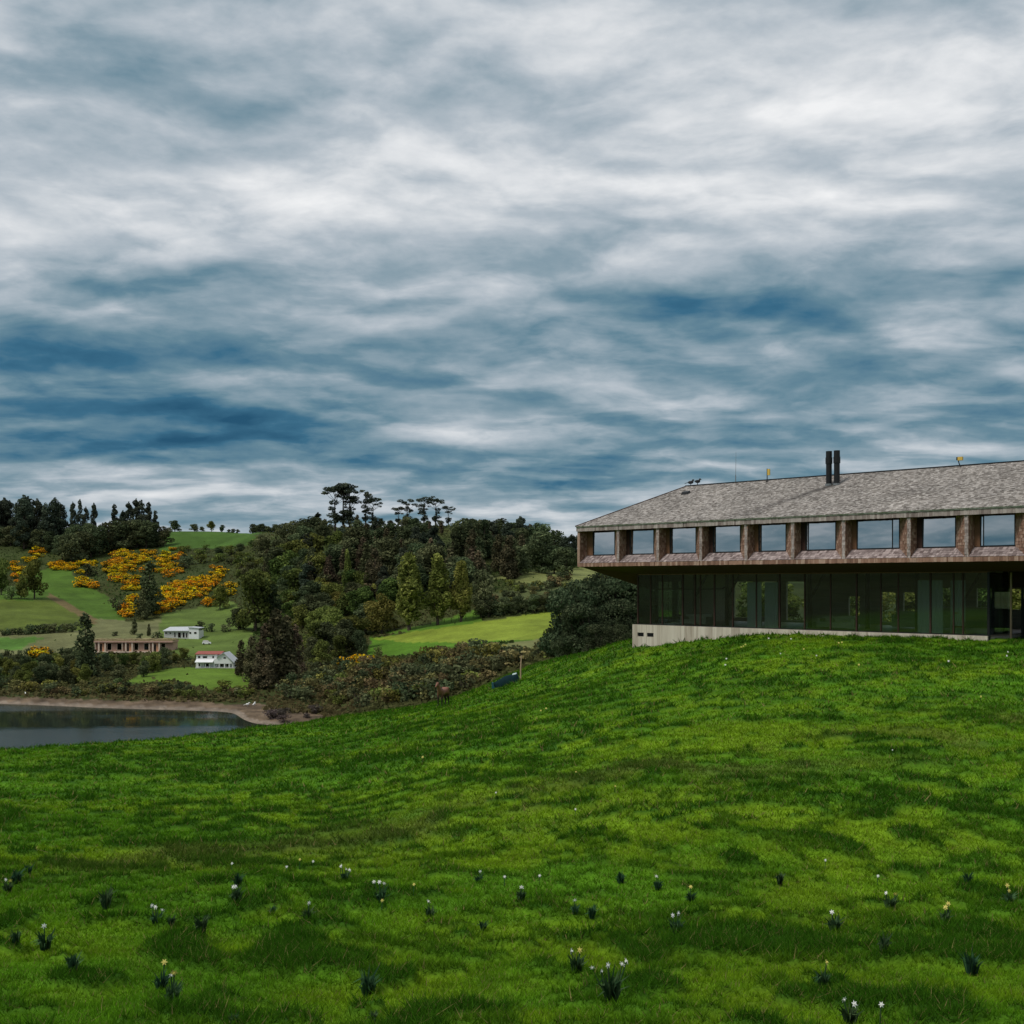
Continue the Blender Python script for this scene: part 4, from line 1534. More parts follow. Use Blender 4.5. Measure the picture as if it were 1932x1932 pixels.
def plant_all():
    rs = random.Random(5)
    # ---- ridge on the far left
    g = 'tall dark trees along the far ridge'
    row = [(-14, 938), (-4, 944), (8, 938), (18, 944), (30, 948), (38, 946), (45, 933), (53, 936), (62, 952), (70, 940), (78, 952), (86, 948), (98, 944), (104, 938), (113, 948), (121, 960)]
    for i, (px, top) in enumerate(row):
        tree('ragged', 'ridge_tree', '{k} tree of the close ridge row', 'tree', px=px, D=815 + rs.uniform(-25, 25), top=top, wide=.95, group=g)
    for (px, top) in [(137, 946), (151, 941), (162, 955), (177, 948)]:
        tree('ragged', 'ridge_tree', '{k} slim gappy ridge tree', 'tree', px=px, D=840, top=top, wide=.62, group='gappy ridge trees')
    for (px, top) in [(215, 950), (243, 946), (257, 940), (267, 942), (281, 946), (292, 962), (232, 962)]:
        tree('ragged', 'ridge_tree', '{k} tree rising from a ridge clump', 'tree', px=px, D=835, top=top, wide=.8, group='trees of the ridge-end clump')
    for (px, base, top) in [(118, 1058, 1008), (135, 1062, 1004), (155, 1055, 1000), (172, 1052, 1004), (188, 1046, 992), (205, 1040, 985), (222, 1038, 980), (240, 1036, 982), (258, 1034, 978),
                            (276, 1034, 980), (292, 1032, 985), (308, 1030, 992), (20, 1030, 990), (50, 1034, 992), (75, 1036, 996), (97, 1040, 1000), (0, 1028, 992), (140, 1040, 988), (165, 1035, 985)]:
        tree('round_dark', 'broadleaf_tree', '{k} bushy ridge tree', 'tree', px=px, base=base, top=top, wide=1.25, group='dark bushy trees under the ridge row')
    tree('round_dark', 'ridge_tree', 'round dark tree at the right end of the ridge clump', 'tree', px=330, D=868, top=981, wide=1.5)
    tree('round_dark', 'ridge_tree', 'larger of two dark trees joined on the bare skyline', 'tree', px=367, D=868, top=988, wide=1.7)
    tree('round_dark', 'ridge_tree', 'smaller of two dark trees joined on the bare skyline', 'tree', px=381, D=868, top=993, wide=1.6)
    tree('round_olive', 'ridge_tree', 'pale oval tree alone on the bare skyline', 'tree', px=399, D=868, top=982, wide=1.1)
    tree('round_dark', 'ridge_tree', 'small dark lollipop tree alone on the bare skyline', 'tree', px=418, D=868, top=990, wide=1.25)
    for px, top in [(432, 998), (440, 997), (449, 998), (478, 988), (486, 990), (495, 987), (505, 992), (518, 988)]:
        tree('round_dark', 'ridge_shrub', '{k} skyline bush', 'bush', px=px, D=850, top=top, wide=1.5, group='bushes on the skyline')
    # ---- skyline of the wooded hill
    D = 665
    tall = [(632, 918, 'flat-topped tree with bare twin trunk, tallest on the wooded hill'), (648, 914, 'broad flat-topped tree beside the tallest on the wooded hill'),
            (660, 916, 'third flat-topped tree of the tall skyline clump'), (690, 928, 'thin wispy tree just after the tall skyline clump'), (704, 940, 'low spreading tree after the wispy one on the skyline'),
            (752, 956, 'left tree of the second flat-topped skyline clump'), (768, 944, 'tree with two separate flat tufts in the second skyline clump'),
            (800, 938, 'tree with a curved open crown in the second skyline clump'), (822, 940, 'dense flat-topped tree in the second skyline clump'),
            (846, 955, 'rightmost tree of the second flat-topped skyline clump')]
    for i, (px, top, lab) in enumerate(tall):
        tree('flat_top', 'flat_topped_tree', lab, 'tree', px=px, D=D, top=top, wide=1.3 if i != 3 else .8, group='flat-topped trees on the wooded hill', var=i)
    sky = [(540, 985), (556, 980), (572, 976), (588, 972), (600, 966), (612, 972), (624, 978), (676, 970), (720, 968), (736, 972), (784, 968), (808, 972), (832, 972), (862, 975), (878, 982), (892, 978), (905, 984),
           (920, 980), (935, 985), (948, 976), (960, 985), (975, 985), (988, 998), (1000, 1008), (1012, 1016), (1022, 1024)]
    for px, top in sky:
        top += 9 if 610 < px < 870 else 0
        tree(rs.choice(['round_dark', 'round_dark', 'ragged']) if not 610 < px < 870 else 'round_dark', 'hill_tree', '{k} tree on the wooded crest', 'tree', px=px, D=655 + rs.uniform(-20, 20) if px < 930 else 650, top=top, wide=1.25, group='trees on the crest of the wooded hill')
    for px, top in [(1040, 1020), (1049, 1028), (1058, 1014), (1068, 1012), (1078, 1008), (1088, 1010), (1100, 1006), (1112, 1010), (1126, 1012)]:
        tree('ragged', 'hill_tree', '{k} low ridge conifer', 'tree', px=px, D=640 + rs.uniform(-20, 20), top=top, wide=1.15, group='conifers behind the hotel eave')
    # ---- mass of the hillside wood
    wood = [(520, 1012), (600, 992), (700, 985), (900, 990), (960, 1000), (1020, 1035), (1080, 1050), (1080, 1072), (920, 1082), (900, 1110), (760, 1130), (690, 1110), (640, 1110), (560, 1120), (500, 1080), (480, 1050)]
    for px, py in scatter(wood, 185, rs):
        k = rs.choice(['round_dark', 'round_dark', 'round_dark', 'cone_dark', 'cone_brown', 'ragged', 'round_mid' if px < 640 else 'cone_brown'])
        tree(k, 'woodland_tree', '{k} tree in the hillside wood', 'tree', px=px, base=py + 18, h=rs.uniform(13, 22) if py > 1022 else rs.uniform(7, 12), wide=1.2, group='trees of the hillside wood')
    lower = [(540, 1120), (600, 1100), (700, 1095), (745, 1130), (740, 1170), (700, 1195), (700, 1232), (560, 1250), (545, 1200)]
    for px, py in scatter(lower, 44, rs):
        k = rs.choice(['round_mid', 'round_mid', 'round_dark', 'round_mid', 'round_olive'])
        tree(k, 'woodland_tree', '{k} tree at the wood foot', 'tree', px=px, base=py + 10, h=rs.uniform(8, 14), wide=1.25, group='rounded trees at the foot of the wood')
    slope = [(330, 1040), (400, 1035), (470, 1020), (520, 1020), (520, 1080), (470, 1110), (440, 1080), (420, 1060), (350, 1085)]
    for px, py in scatter(slope, 46, rs):
        tree(rs.choice(['shrub_mid', 'shrub_dark', 'round_dark', 'shrub_mid']), 'slope_bush', '{k} hillside bush', 'bush', px=px, base=py, h=rs.uniform(3.5, 6.5), wide=1.5, group='bushes on the slope above the gorse')
    # ---- poplars
    tree('poplar', 'poplar_tree', 'tallest and leftmost of three poplars at the pale field edge', 'tree', px=772, base=1189, top=1041, wide=1.3, var=0, group='poplars at the field edge')
    tree('poplar', 'poplar_tree', 'middle one of three poplars at the pale field edge', 'tree', px=826, base=1179, top=1044, wide=1.22, var=1, group='poplars at the field edge')
    tree('poplar', 'poplar_tree', 'shortest poplar, right end of the three at the field edge', 'tree', px=870, base=1173, top=1056, wide=1.22, var=2, group='poplars at the field edge')
    tree('poplar', 'poplar_tree', 'small bright poplar poking out of the dark hillside wood', 'tree', px=655, base=1128, top=1036, wide=.62, var=1)
    tree('round_olive', 'broadleaf_tree', 'olive broad tree next to the tallest poplar', 'tree', px=720, base=1196, top=1117, wide=.95)
    tree('round_dark', 'broadleaf_tree', 'grey-green tree behind the shortest poplar', 'tree', px=912, base=1158, top=1072, wide=.8)
    # ---- left middle ground
    tree('round_mid', 'broadleaf_tree', 'big bright green tree beside the gorse patch', 'tree', px=482, base=1190, top=1068, wide=.92)
    tree('round_dark', 'broadleaf_tree', 'dark tree at the foot of the big bright green tree', 'tree', px=515, base=1180, top=1100, wide=.9)
    tree('round_dark', 'broadleaf_tree', 'dark low tree left of the big green tree trunk', 'tree', px=450, base=1188, top=1145, wide=1.3)
    tree('round_olive', 'broadleaf_tree', 'round olive tree in the lower gorse patch', 'tree', px=415, base=1150, top=1098, wide=.9)
    tree('cone_dark', 'conifer_tree', 'broad dark conifer standing in the middle of the gorse', 'tree', px=282, base=1160, top=1055, wide=1.25)
    tree('cone_dark', 'conifer_tree', 'slim green conifer in front of the broad dark one', 'tree', px=271, base=1168, top=1108, wide=1.2)
    tree('round_mid', 'broadleaf_tree', 'tall leafy tree in the clump on the left field', 'tree', px=65, base=1130, top=1052, wide=.78)
    tree('round_mid', 'broadleaf_tree', 'narrow tree in the clump on the left field', 'tree', px=40, base=1130, top=1082, wide=.8)
    tree('round_pale' if 'round_pale' in TPL else 'shrub_pale', 'broadleaf_tree', 'pale low bush under the left field trees', 'bush', px=22, base=1130, top=1104, wide=1.0)
    tree('round_mid', 'broadleaf_tree', 'green tree cut by the left picture edge', 'tree', px=2, base=1122, top=1050, wide=.7)
    tree('shrub_dark', 'shrub', 'dark bush at the field edge above the gorse tongue', 'bush', px=164, base=1088, top=1058, wide=1.1)
    tree('shrub_dark', 'shrub', 'dark bush beside the lower gorse at the field corner', 'bush', px=222, base=1152, top=1126, wide=1.0)
    tree('cone_dark', 'conifer_tree', 'tall green conifer standing in front of the long pink building', 'tree', px=161, base=1278, top=1153, wide=1.0)
    tree('cone_dark', 'conifer_tree', 'small dark conifer above the long pink building', 'tree', px=254, base=1197, top=1164, wide=1.15)
    tree('cone_dark', 'conifer_tree', 'tiny dark conifer left of the grey house', 'tree', px=281, base=1200, top=1176, wide=1.0)
    for (px, base, top, lab) in [(296, 1206, 1188, 'dark bush touching the left end of the grey house'), (265, 1206, 1192, 'dark bush behind the pink roof'), (218, 1200, 1189, 'small dark bush on the pale slope'),
                                 (378, 1190, 1168, 'dark bush behind the grey house'), (400, 1192, 1172, 'brown bush right of the grey house'), (425, 1192, 1174, 'dark bush on the green above the white house')]:
        tree('shrub_dark', 'shrub', lab, 'bush', px=px, base=base, top=top, wide=1.15)
    for px in range(4, 145, 11):
        tree('shrub_dark', 'hedge_bush', '{k} field hedge bush', 'bush', px=px + rs.uniform(-3, 3), base=1199 - px * .05, h=rs.uniform(3, 4.8), wide=1.25, group='bushes of the left field hedge')
    for i, (px, base, top, w) in enumerate([(455, 1275, 1205, 1.0), (474, 1285, 1196, 1.0), (500, 1290, 1172, 1.05), (520, 1290, 1145, 1.1), (540, 1285, 1158, 1.05), (557, 1280, 1176, 1.0), (505, 1300, 1215, 1.1), (488, 1300, 1230, 1.2)]):
        tree('cone_brown', 'cypress_tree', ['lowest bronze cypress next to the white house', 'second bronze cypress right of the white house', 'bronze cypress left of the tallest one', 'tallest bronze cypress of the dark clump',
                                            'bronze cypress right of the tallest one', 'outermost bronze cypress facing the wood', 'bronze cypress in front of the tallest one', 'low bronze cypress nearest the shore'][i],
             'tree', px=px, base=base, top=top, wide=w, group='bronze cypress clump by the white house')
    tree('round_mid', 'broadleaf_tree', 'bright round tree right of the cypress clump', 'tree', px=605, base=1256, top=1205, wide=1.05)
    tree('round_mid', 'broadleaf_tree', 'green tree directly above the lone gorse mound', 'tree', px=640, base=1242, top=1196, wide=1.1)
    tree('round_dark', 'broadleaf_tree', 'dark tree above the lone gorse mound', 'tree', px=682, base=1236, top=1188, wide=.9)
    tree('shrub_pale', 'shrub', 'pale willow bush at the tip of the green field', 'bush', px=712, base=1240, top=1216, wide=.9)
    # ---- shore belts on the left
    belt = [(-20, 1250), (60, 1252), (180, 1255), (240, 1258), (330, 1252), (330, 1262), (260, 1282), (230, 1292), (120, 1296), (-20, 1292)]
    for px, py in scatter(belt, 46, rs):
        k = rs.choice(['round_dark', 'round_dark', 'round_olive', 'round_mid'])
        tree(k, 'shore_tree', '{k} tree of the shore belt', 'tree', px=px, base=py, h=rs.uniform(4.5, 7.5), wide=1.1, group='bushy trees behind the lake shore')
    belt = [(-20, 1296), (120, 1298), (240, 1296), (330, 1290), (380, 1300), (470, 1305), (475, 1322), (300, 1316), (120, 1312), (-20, 1316)]
    for px, py in scatter(belt, 54, rs):
        k = rs.choice(['shrub_heath', 'shrub_dark', 'shrub_olive', 'shrub_heath'])
        tree(k, 'shore_shrub', '{k} shore shrub', 'bush', px=px, base=py, h=rs.uniform(2.0, 3.6), wide=1.4, group='low shrubs along the lake shore')
    for px, base, top in [(338, 1308, 1284), (356, 1310, 1290), (300, 1306, 1286), (316, 1310, 1288)]:
        tree('round_dark', 'shore_tree', '{k} bush before the bank', 'bush', px=px, base=base, top=top, wide=1.3, group='dark bushes before the green bank')
    tree('shrub_pale', 'shrub', 'pale lime bush at the left tip of the green bank', 'bush', px=224, base=1296, top=1275, wide=1.1)
    tree('cone_brown', 'shrub', 'little rust-brown bush just above the beach', 'bush', px=236, base=1312, top=1288, wide=.8)
    for px, base, top in [(15, 1240, 1222), (34, 1240, 1226), (52, 1236, 1220), (95, 1236, 1222), (116, 1236, 1219), (136, 1234, 1218)]:
        tree('shrub_dark', 'hedge_bush', '{k} lower hedge bush', 'bush', px=px, base=base, top=top, wide=1.2, group='bushes of the lower left hedge')
    for px, base in [(190, 1252), (210, 1256), (232, 1258), (252, 1254), (272, 1256), (292, 1252), (312, 1252), (330, 1250), (346, 1246)]:
        tree('round_mid', 'garden_tree', '{k} garden tree', 'tree', px=px, base=base, h=rs.uniform(3.6, 5.6), wide=1.2, group='trees below the long pink building')
    # ---- near scrub between lake and hotel hill
    scrub = [(510, 1322), (540, 1300), (580, 1268), (640, 1262), (700, 1260), (760, 1248), (850, 1232), (900, 1224), (1000, 1222), (1062, 1236), (1060, 1250), (990, 1275), (850, 1322), (740, 1338), (660, 1335), (600, 1328), (540, 1328)]
    for px, py in scatter(scrub, 165, rs):
        if hit(px, py)[1] < 205:
            continue
        k = rs.choice(['shrub_heath', 'shrub_heath', 'shrub_olive', 'shrub_dark', 'shrub_dark', 'shrub_heath'])
        tree(k, 'scrub_bush', '{k} scrub bush', 'bush', px=px, base=py, h=rs.uniform(2.8, 5.4), wide=1.3, group='bushes of the brown scrub')
    for px, py in scatter([(500, 1352), (540, 1342), (600, 1346), (570, 1362), (510, 1366)], 9, rs):
        tree('shrub_grey', 'beach_bush', '{k} twiggy beach bush', 'bush', px=px, base=py, h=rs.uniform(1.6, 2.6), wide=1.6, group='bare twiggy bushes on the beach')
    # ---- hedge and bushes around the pale field
    for px, base in [(908, 1166), (922, 1165), (936, 1163), (950, 1161), (964, 1160), (978, 1158), (992, 1157), (1006, 1156), (1020, 1154), (1034, 1152), (1048, 1150), (1062, 1148)]:
        tree('round_dark', 'hedge_bush', '{k} hedge bush', 'bush', px=px, base=base, h=rs.uniform(5, 8), wide=1.3, group='hedge above the pale field')
    for px, py in scatter([(925, 1108), (1080, 1092), (1080, 1140), (930, 1148)], 30, rs):
        tree(rs.choice(['shrub_heath', 'shrub_dark', 'shrub_olive', 'round_dark']), 'slope_bush', '{k} rough slope bush', 'bush', px=px, base=py, h=rs.uniform(3, 5.5), wide=1.3, group='bushes on the rough slope')
    # ---- big dark trees behind the left end of the hotel
    for i, (px, D, top, w) in enumerate([(1072, 150, 1150, .9), (1080, 142, 1098, .85), (1100, 150, 1072, .9), (1116, 145, 1070, 1.0), (1142, 152, 1066, 1.0), (1168, 146, 1072, 1.0), (1194, 152, 1060, 1.1),
                                         (1096, 132, 1132, 1.0), (1120, 130, 1128, 1.2), (1155, 130, 1125, 1.2), (1190, 132, 1120, 1.2), (1230, 150, 1066, 1.1), (1272, 155, 1068, 1.1), (1078, 136, 1178, 1.0), (1135, 124, 1172, 1.2), (1172, 122, 1168, 1.2)]):
        tree('near_dark', 'broadleaf_tree', '{k} dense tree by the hotel end', 'tree', px=px, D=D, top=top, wide=w, group='dark trees behind the left end of the hotel')
    # a few trees seen through the hotel's rear windows
    for i, px in enumerate(range(1290, 2100, 62)):
        tree(rs.choice(['round_mid', 'round_olive', 'round_mid']), 'broadleaf_tree', 'green tree behind the hotel, glimpsed through its glazing', 'tree', px=px + rs.uniform(-15, 15), D=rs.uniform(150, 200), h=rs.uniform(6, 9.0), wide=1.2, group='trees glimpsed through the hotel')


plant_all()


def plant_gorse():
    rs = random.Random(17)
    polys = [([(35, 1050), (50, 1038), (89, 1034), (80, 1050), (55, 1060)], 11), ([(15, 1062), (42, 1068), (38, 1098), (20, 1098)], 10), ([(88, 1060), (130, 1062), (148, 1070), (140, 1078), (95, 1074)], 17),
             ([(131, 1068), (160, 1054), (182, 1056), (175, 1070), (150, 1087), (134, 1086)], 14), ([(146, 1096), (160, 1092), (182, 1098), (182, 1108), (155, 1108)], 10),
             ([(190, 1050), (220, 1040), (262, 1036), (300, 1040), (300, 1075), (262, 1090), (262, 1112), (235, 1118), (225, 1100), (195, 1080)], 78),
             ([(300, 1060), (318, 1034), (345, 1032), (346, 1075), (320, 1090), (300, 1075)], 26), ([(228, 1160), (236, 1135), (258, 1125), (259, 1160), (240, 1166)], 16),
             ([(288, 1160), (305, 1112), (362, 1092), (404, 1078), (424, 1066), (422, 1076), (400, 1112), (374, 1126), (338, 1142), (302, 1157)], 92),
             ([(428, 1105), (442, 1105), (442, 1122), (430, 1122)], 5), ([(386, 1130), (400, 1128), (404, 1142), (390, 1142)], 4), ([(66, 1232), (84, 1228), (88, 1240), (72, 1240)], 5)]
    for poly, n in polys:
        for px, py in scatter(poly, n, rs):
            tree('gorse', 'gorse_bush', '{k} gorse bush', 'bush', px=px, base=py + 3, h=rs.uniform(2.6, 4.4), wide=1.5, group='gorse bushes on the far slope')
    labs = ['left low shoulder of the lone gorse mound by the scrub', 'tall middle bush of the lone gorse mound by the scrub', 'right end bush of the lone gorse mound by the scrub',
            'small gorse bush at the front of the lone mound']
    for i, (px, base, top, w) in enumerate([(650, 1260, 1236, 1.0), (668, 1258, 1231, 1.1), (688, 1256, 1231, 1.0), (676, 1264, 1246, 1.0)]):
        tree('gorse', 'gorse_bush', labs[i], 'bush', px=px, base=base, top=top, wide=w, group='lone gorse mound')


plant_gorse()

# ------------------------------------------------------------------ far houses
M['pink'] = plain('pink_brown_timber', (.52, .33, .25), 0.8, 0.2, 1.5)
M['cream'] = plain('cream_timber', (.70, .55, .43), 0.8, 0.15, 1.5)
M['orange_wall'] = plain('orange_timber', (.56, .29, .17), 0.8, 0.2, 1.5)
M['sod'] = plain('dry_sod_roof', (.30, .24, .12), 0.95, 0.4, 1.2)
M['white_paint'] = plain('white_paint', (.80, .80, .80), 0.7, 0.06, 1.5)
M['grey_paint'] = plain('grey_white_paint', (.55, .53, .52), 0.7, 0.12, 1.5)
M['zinc'] = plain('pale_zinc_roof', (.50, .52, .54), 0.5, 0.15, 1.5)
M['red_roof'] = plain('rust_red_roof', (.30, .085, .065), 0.7, 0.25, 2.0)
M['win_dark'] = glass_mat('dark_window_glass', (.03, .035, .04), 0.05, fres=0.5)
M['dark_in'] = plain('dark_room', (.03, .028, .026), 0.9, 0.2)


def far_frame(px0, px1, py):
    """origin at left base, scale metres per picture unit, lying square to the line of sight"""
    X0, Y0, Z0_ = hit((px0 + px1) / 2, py)
    k = Y0 / F
    return (px0 - CX) * k, Y0, (HY - py) * k, k


def long_lodge():
    px0, px1, base = 177.5, 325, 1232
    x0, y0, z0, k = far_frame(px0, px1, base)
    t = thing('long_lodge', 'long low pink timber lodge with dry grass roof on the far shore', 'building', (x0, y0, z0))

    def X(px):
        return (px - px0) * k

    def Z(py):
        return (base - py) * k
    W = X(px1)
    dp = 7.0
    MB().box(0, W, 1.2, dp, -1.5, Z(1212)).build('wall', M['pink'], t)
    MB().box(-.3, W + .3, -.3, dp + .4, Z(1212), Z(1209)).build('roof', M['pink'], t)
    m = MB()
    r = random.Random(2)
    x = -.3
    while x < W:
        w = r.uniform(.5, 1.4)
        m.box(x, min(x + w, W + .3), -.2, dp + .3, Z(1209), Z(1209) + r.uniform(.15, .7))
        x += w
    tag(m.build('grass_roof', M['sod'], t), kind='stuff')
    MB().box(-.1, W, -.1, 1.2, Z(1231.2), Z(1229)).build('deck', M['cream'], t)
    for q in range(4):
        o = q * 51
        for (a, b) in [(185, 187.5), (197, 199.5), (179, 180)]:
            pa, pb = a + o, b + o
            if pb < px1:
                MB().box(X(pa), X(pb), -.05, 1.1, Z(1229), Z(1212) - .003).build('post', M['cream'], t)
        for (a, b) in [(200, 209), (218.5, 228.5)]:
            pa, pb = a + o, b + o
            if pb < px1:
                w = MB().box(X(pa), X(pb), 1.10, 1.195, Z(1227.5), Z(1213.5)).build('window', M['cream'], t)
                MB().box(X(pa) + .2, X(pb) - .2, 1.06, 1.099, Z(1227.5) + .2, Z(1213.5) - .2).build('pane', M['win_dark'], w)
        if 195 + o < px1:
            MB().box(X(187.6 + o), X(196.8 + o), .5, 1.19, Z(1229), Z(1213)).build('porch_wall', M['orange_wall'], t)
            MB().box(X(188.2 + o), X(191.5 + o), .42, .498, Z(1229), Z(1215)).build('door', M['dark_in'], t)


def grey_house():
    px0, px1, base = 309, 375, 1205
    x0, y0, z0, k = far_frame(px0, px1, base)
    t = thing('grey_house', 'grey-white bungalow with pale metal roof above the white house', 'building', (x0, y0, z0))

    def X(px):
        return (px - px0) * k

    def Z(py):
        return (base - py) * k
    a, b, W = 0.0, X(356), X(px1)
    MB().box(0, b, .4, 7, -1.5, Z(1191)).build('wall', M['grey_paint'], t)
    m = MB()
    m.poly_prism([(b, 0), (W, 0), (W, 7.5), (b, 7.5)], -1.5, Z(1190))
    m.add([(b, 0, Z(1190)), (W, 0, Z(1190)), (W, 0, Z(1186)), (X(357), 0, Z(1183.5)), (b, 0, Z(1184))], [(0, 1, 2, 3, 4)])
    m.build('gable_wall', M['white_paint'], t)
    m = MB()
    m.hexa([(-.4, -.3, Z(1191)), (b, -.3, Z(1191)), (b + .1, 3.8, Z(1184)), (1.5, 3.8, Z(1184.5))], [(-.4, -.3, Z(1189.8)), (b, -.3, Z(1189.8)), (b + .1, 3.8, Z(1182.8)), (1.5, 3.8, Z(1183.3))])
    m.hexa([(-.4, 7.4, Z(1191)), (b, 7.4, Z(1191)), (b + .1, 3.8, Z(1184)), (1.5, 3.8, Z(1184.5))], [(-.4, 7.4, Z(1189.8)), (b, 7.4, Z(1189.8)), (b + .1, 3.8, Z(1182.8)), (1.5, 3.8, Z(1183.3))])
    m.hexa([(b - .1, -.3, Z(1184.2)), (W + .3, -.3, Z(1186)), (W + .3, 7.8, Z(1186)), (b - .1, 7.8, Z(1184.2))], [(b - .1, -.3, Z(1183)), (W + .3, -.3, Z(1184.8)), (W + .3, 7.8, Z(1184.8)), (b - .1, 7.8, Z(1183))])
    m.build('roof', M['zinc'], t)
    for (p, q, r0, r1, y) in [(311, 315, 1196, 1193, .4), (319, 323, 1196, 1193, .4), (328, 331, 1202, 1193, .4), (335, 341, 1203, 1193, .4), (344, 348, 1203, 1193, .4), (350, 353, 1203, 1194, .4),
                              (357, 361, 1196, 1192, 0), (366, 371, 1196, 1192, 0)]:
        w = MB().box(X(p), X(q), y - .06, y - .004, Z(r0), Z(r1)).build('window', M['grey_paint'], t)
        MB().box(X(p) + .1, X(q) - .1, y - .1, y - .062, Z(r0) + .1, Z(r1) - .1).build('pane', M['win_dark'], w)


def white_house():
    px0, px1, base = 368, 440, 1260.5
    x0, y0, z0, k = far_frame(px0, px1, base)
    t = thing('white_house', 'white two-storey house with rust-red roof on the green bank', 'building', (x0, y0, z0))

    def X(px):
        return (px - px0) * k

    def Z(py):
        return (base - py) * k
    b = X(408)
    MB().box(0, b, 1.5, 8, -1.5, Z(1235)).build('wall', M['white_paint'], t)
    m = MB()
    m.hexa([(-.4, 1.1, Z(1235.3)), (b + 1.5, 1.1, Z(1235.3)), (b + 1.5, 4.7, Z(1231)), (-.2, 4.7, Z(1231))], [(-.4, 1.1, Z(1234.3)), (b + 1.5, 1.1, Z(1234.3)), (b + 1.5, 4.7, Z(1229.8)), (-.2, 4.7, Z(1229.8))])
    m.hexa([(-.4, 8.4, Z(1235.3)), (b + 1.5, 8.4, Z(1235.3)), (b + 1.5, 4.7, Z(1231)), (-.2, 4.7, Z(1231))], [(-.4, 8.4, Z(1234.3)), (b + 1.5, 8.4, Z(1234.3)), (b + 1.5, 4.7, Z(1229.8)), (-.2, 4.7, Z(1229.8))])
    m.build('roof', M['red_roof'], t)
    # gable wing facing the lake, long roof down to a verandah
    pk, er = X(422), X(440)
    m = MB()
    pts = [(X(403), Z(1247)), (X(411), Z(1238)), (pk, Z(1232.5)), (X(431), Z(1242)), (er - .5, Z(1250)), (er - .5, Z(1252.3)), (X(403), Z(1252.3))]
    n = len(pts)
    m.add([(x, .3, z) for x, z in pts] + [(x, 7.6, z) for x, z in pts], [tuple(range(n)), tuple(range(2 * n - 1, n - 1, -1))] + [(i, n + i, n + (i + 1) % n, (i + 1) % n) for i in range(n)])
    m.build('gable_wall', M['white_paint'], t)
    m = MB()
    m.hexa([(pk, -.2, Z(1232.3)), (er + .1, -.2, Z(1250.5)), (er + .1, 8, Z(1250.5)), (pk, 8, Z(1232.3))], [(pk, -.2, Z(1231.2)), (er + .4, -.2, Z(1249.8)), (er + .4, 8, Z(1249.8)), (pk, 8, Z(1231.2))])
    m.hexa([(X(408), -.2, Z(1240.5)), (pk, -.2, Z(1232.3)), (pk, 8, Z(1232.3)), (X(408), 8, Z(1240.5))], [(X(408), -.2, Z(1239.4)), (pk, -.2, Z(1231.2)), (pk, 8, Z(1231.2)), (X(408), 8, Z(1239.4))])
    m.build('wing_roof', M['zinc'], t)
    MB().hexa([(X(368), -.4, Z(1250)), (X(402), -.4, Z(1250)), (X(402), 1.49, Z(1245.5)), (X(368), 1.49, Z(1245.5))], [(X(368), -.4, Z(1249)), (X(402), -.4, Z(1249)), (X(402), 1.49, Z(1244.5)), (X(368), 1.49, Z(1244.5))]).build('verandah_roof', M['white_paint'], t)
    MB().box(X(403), er - .5, 2.2, 7.5, -1.5, Z(1252.5)).build('ground_floor', M['white_paint'], t)
    for px in (369, 377, 386, 394, 403, 412, 422, 431, 438):
        MB().box(X(px), X(px) + .3, .35, .65, -.9, Z(1252.4)).build('post', M['white_paint'], t)
    MB().box(0, X(447), .3, 2.2, -.9, Z(1259.5)).build('deck', M['grey_paint'], t)
    for (p, q, r0, r1, y) in [(371, 376, 1242.5, 1238, 1.5), (380, 389, 1242.5, 1238.2, 1.5), (398, 402, 1242.5, 1238, 1.5), (421, 426, 1243, 1239.5, .3), (372, 377, 1258, 1252, 1.5), (383, 392, 1258, 1252, 1.5),
                              (413, 420, 1259, 1253, 2.2), (424, 430, 1259, 1253, 2.2)]:
        w = MB().box(X(p), X(q), y - .05, y - .004, Z(r0), Z(r1)).build('window', M['grey_paint'], t)
        MB().box(X(p) + .1, X(q) - .1, y - .08, y - .052, Z(r0) + .1, Z(r1) - .1).build('pane', M['win_dark'], w)
    MB().box(X(440), X(448), 1.5, 4, -.9, Z(1253)).build('annex', M['white_paint'], t)


long_lodge()
grey_house()
white_house()

# white van beside the grey house
X, Y, Z = hit(401 - 11, 1216)
t = thing('parked_van', 'small white van parked below the grey house', 'van', (X, Y, Z), .1)
MB().hexa([(-1.7, -.8, .3), (1.7, -.8, .3), (1.7, .8, .3), (-1.7, .8, .3)], [(-1.7, -.8, 1.05), (1.7, -.8, .95), (1.7, .8, .95), (-1.7, .8, 1.05)]).build('body', M['white_paint'], t)
MB().hexa([(-1.6, -.75, 1.0), (1.0, -.75, 1.0), (1.0, .75, 1.0), (-1.6, .75, 1.0)], [(-1.4, -.65, 1.65), (.4, -.65, 1.65), (.4, .65, 1.65), (-1.4, .65, 1.65)]).build('cabin', M['grey_paint'], t)
for x in (-1.1, 1.1):
    for y in (-.75, .75):
        MB().tube([(x, y - .1, .32), (x, y + .1, .32)], .32, 10).build('wheel', M['black'], t)

# fence between poplars and the pale field
for i in range(20):
    px = 690 + i * 13.5
    py = 1199 - (px - 690) * .163
    X, Y, Z = hit(px, py)
    m = MB().box(-.09, .09, -.09, .09, -.4, 1.5 + random.uniform(-.15, .15))
    m.box(-.11, .11, -.02, .02, 1.0, 1.12)
    o = m.build('fence_post', M['bark'], None)
    o.location, o.rotation_euler = (X, Y, Z), (random.uniform(-.08, .08), random.uniform(-.08, .08), 0)
    tag(o, 'grey post of the fence at the top edge of the pale field', 'fence post', 'posts of the pale field fence')

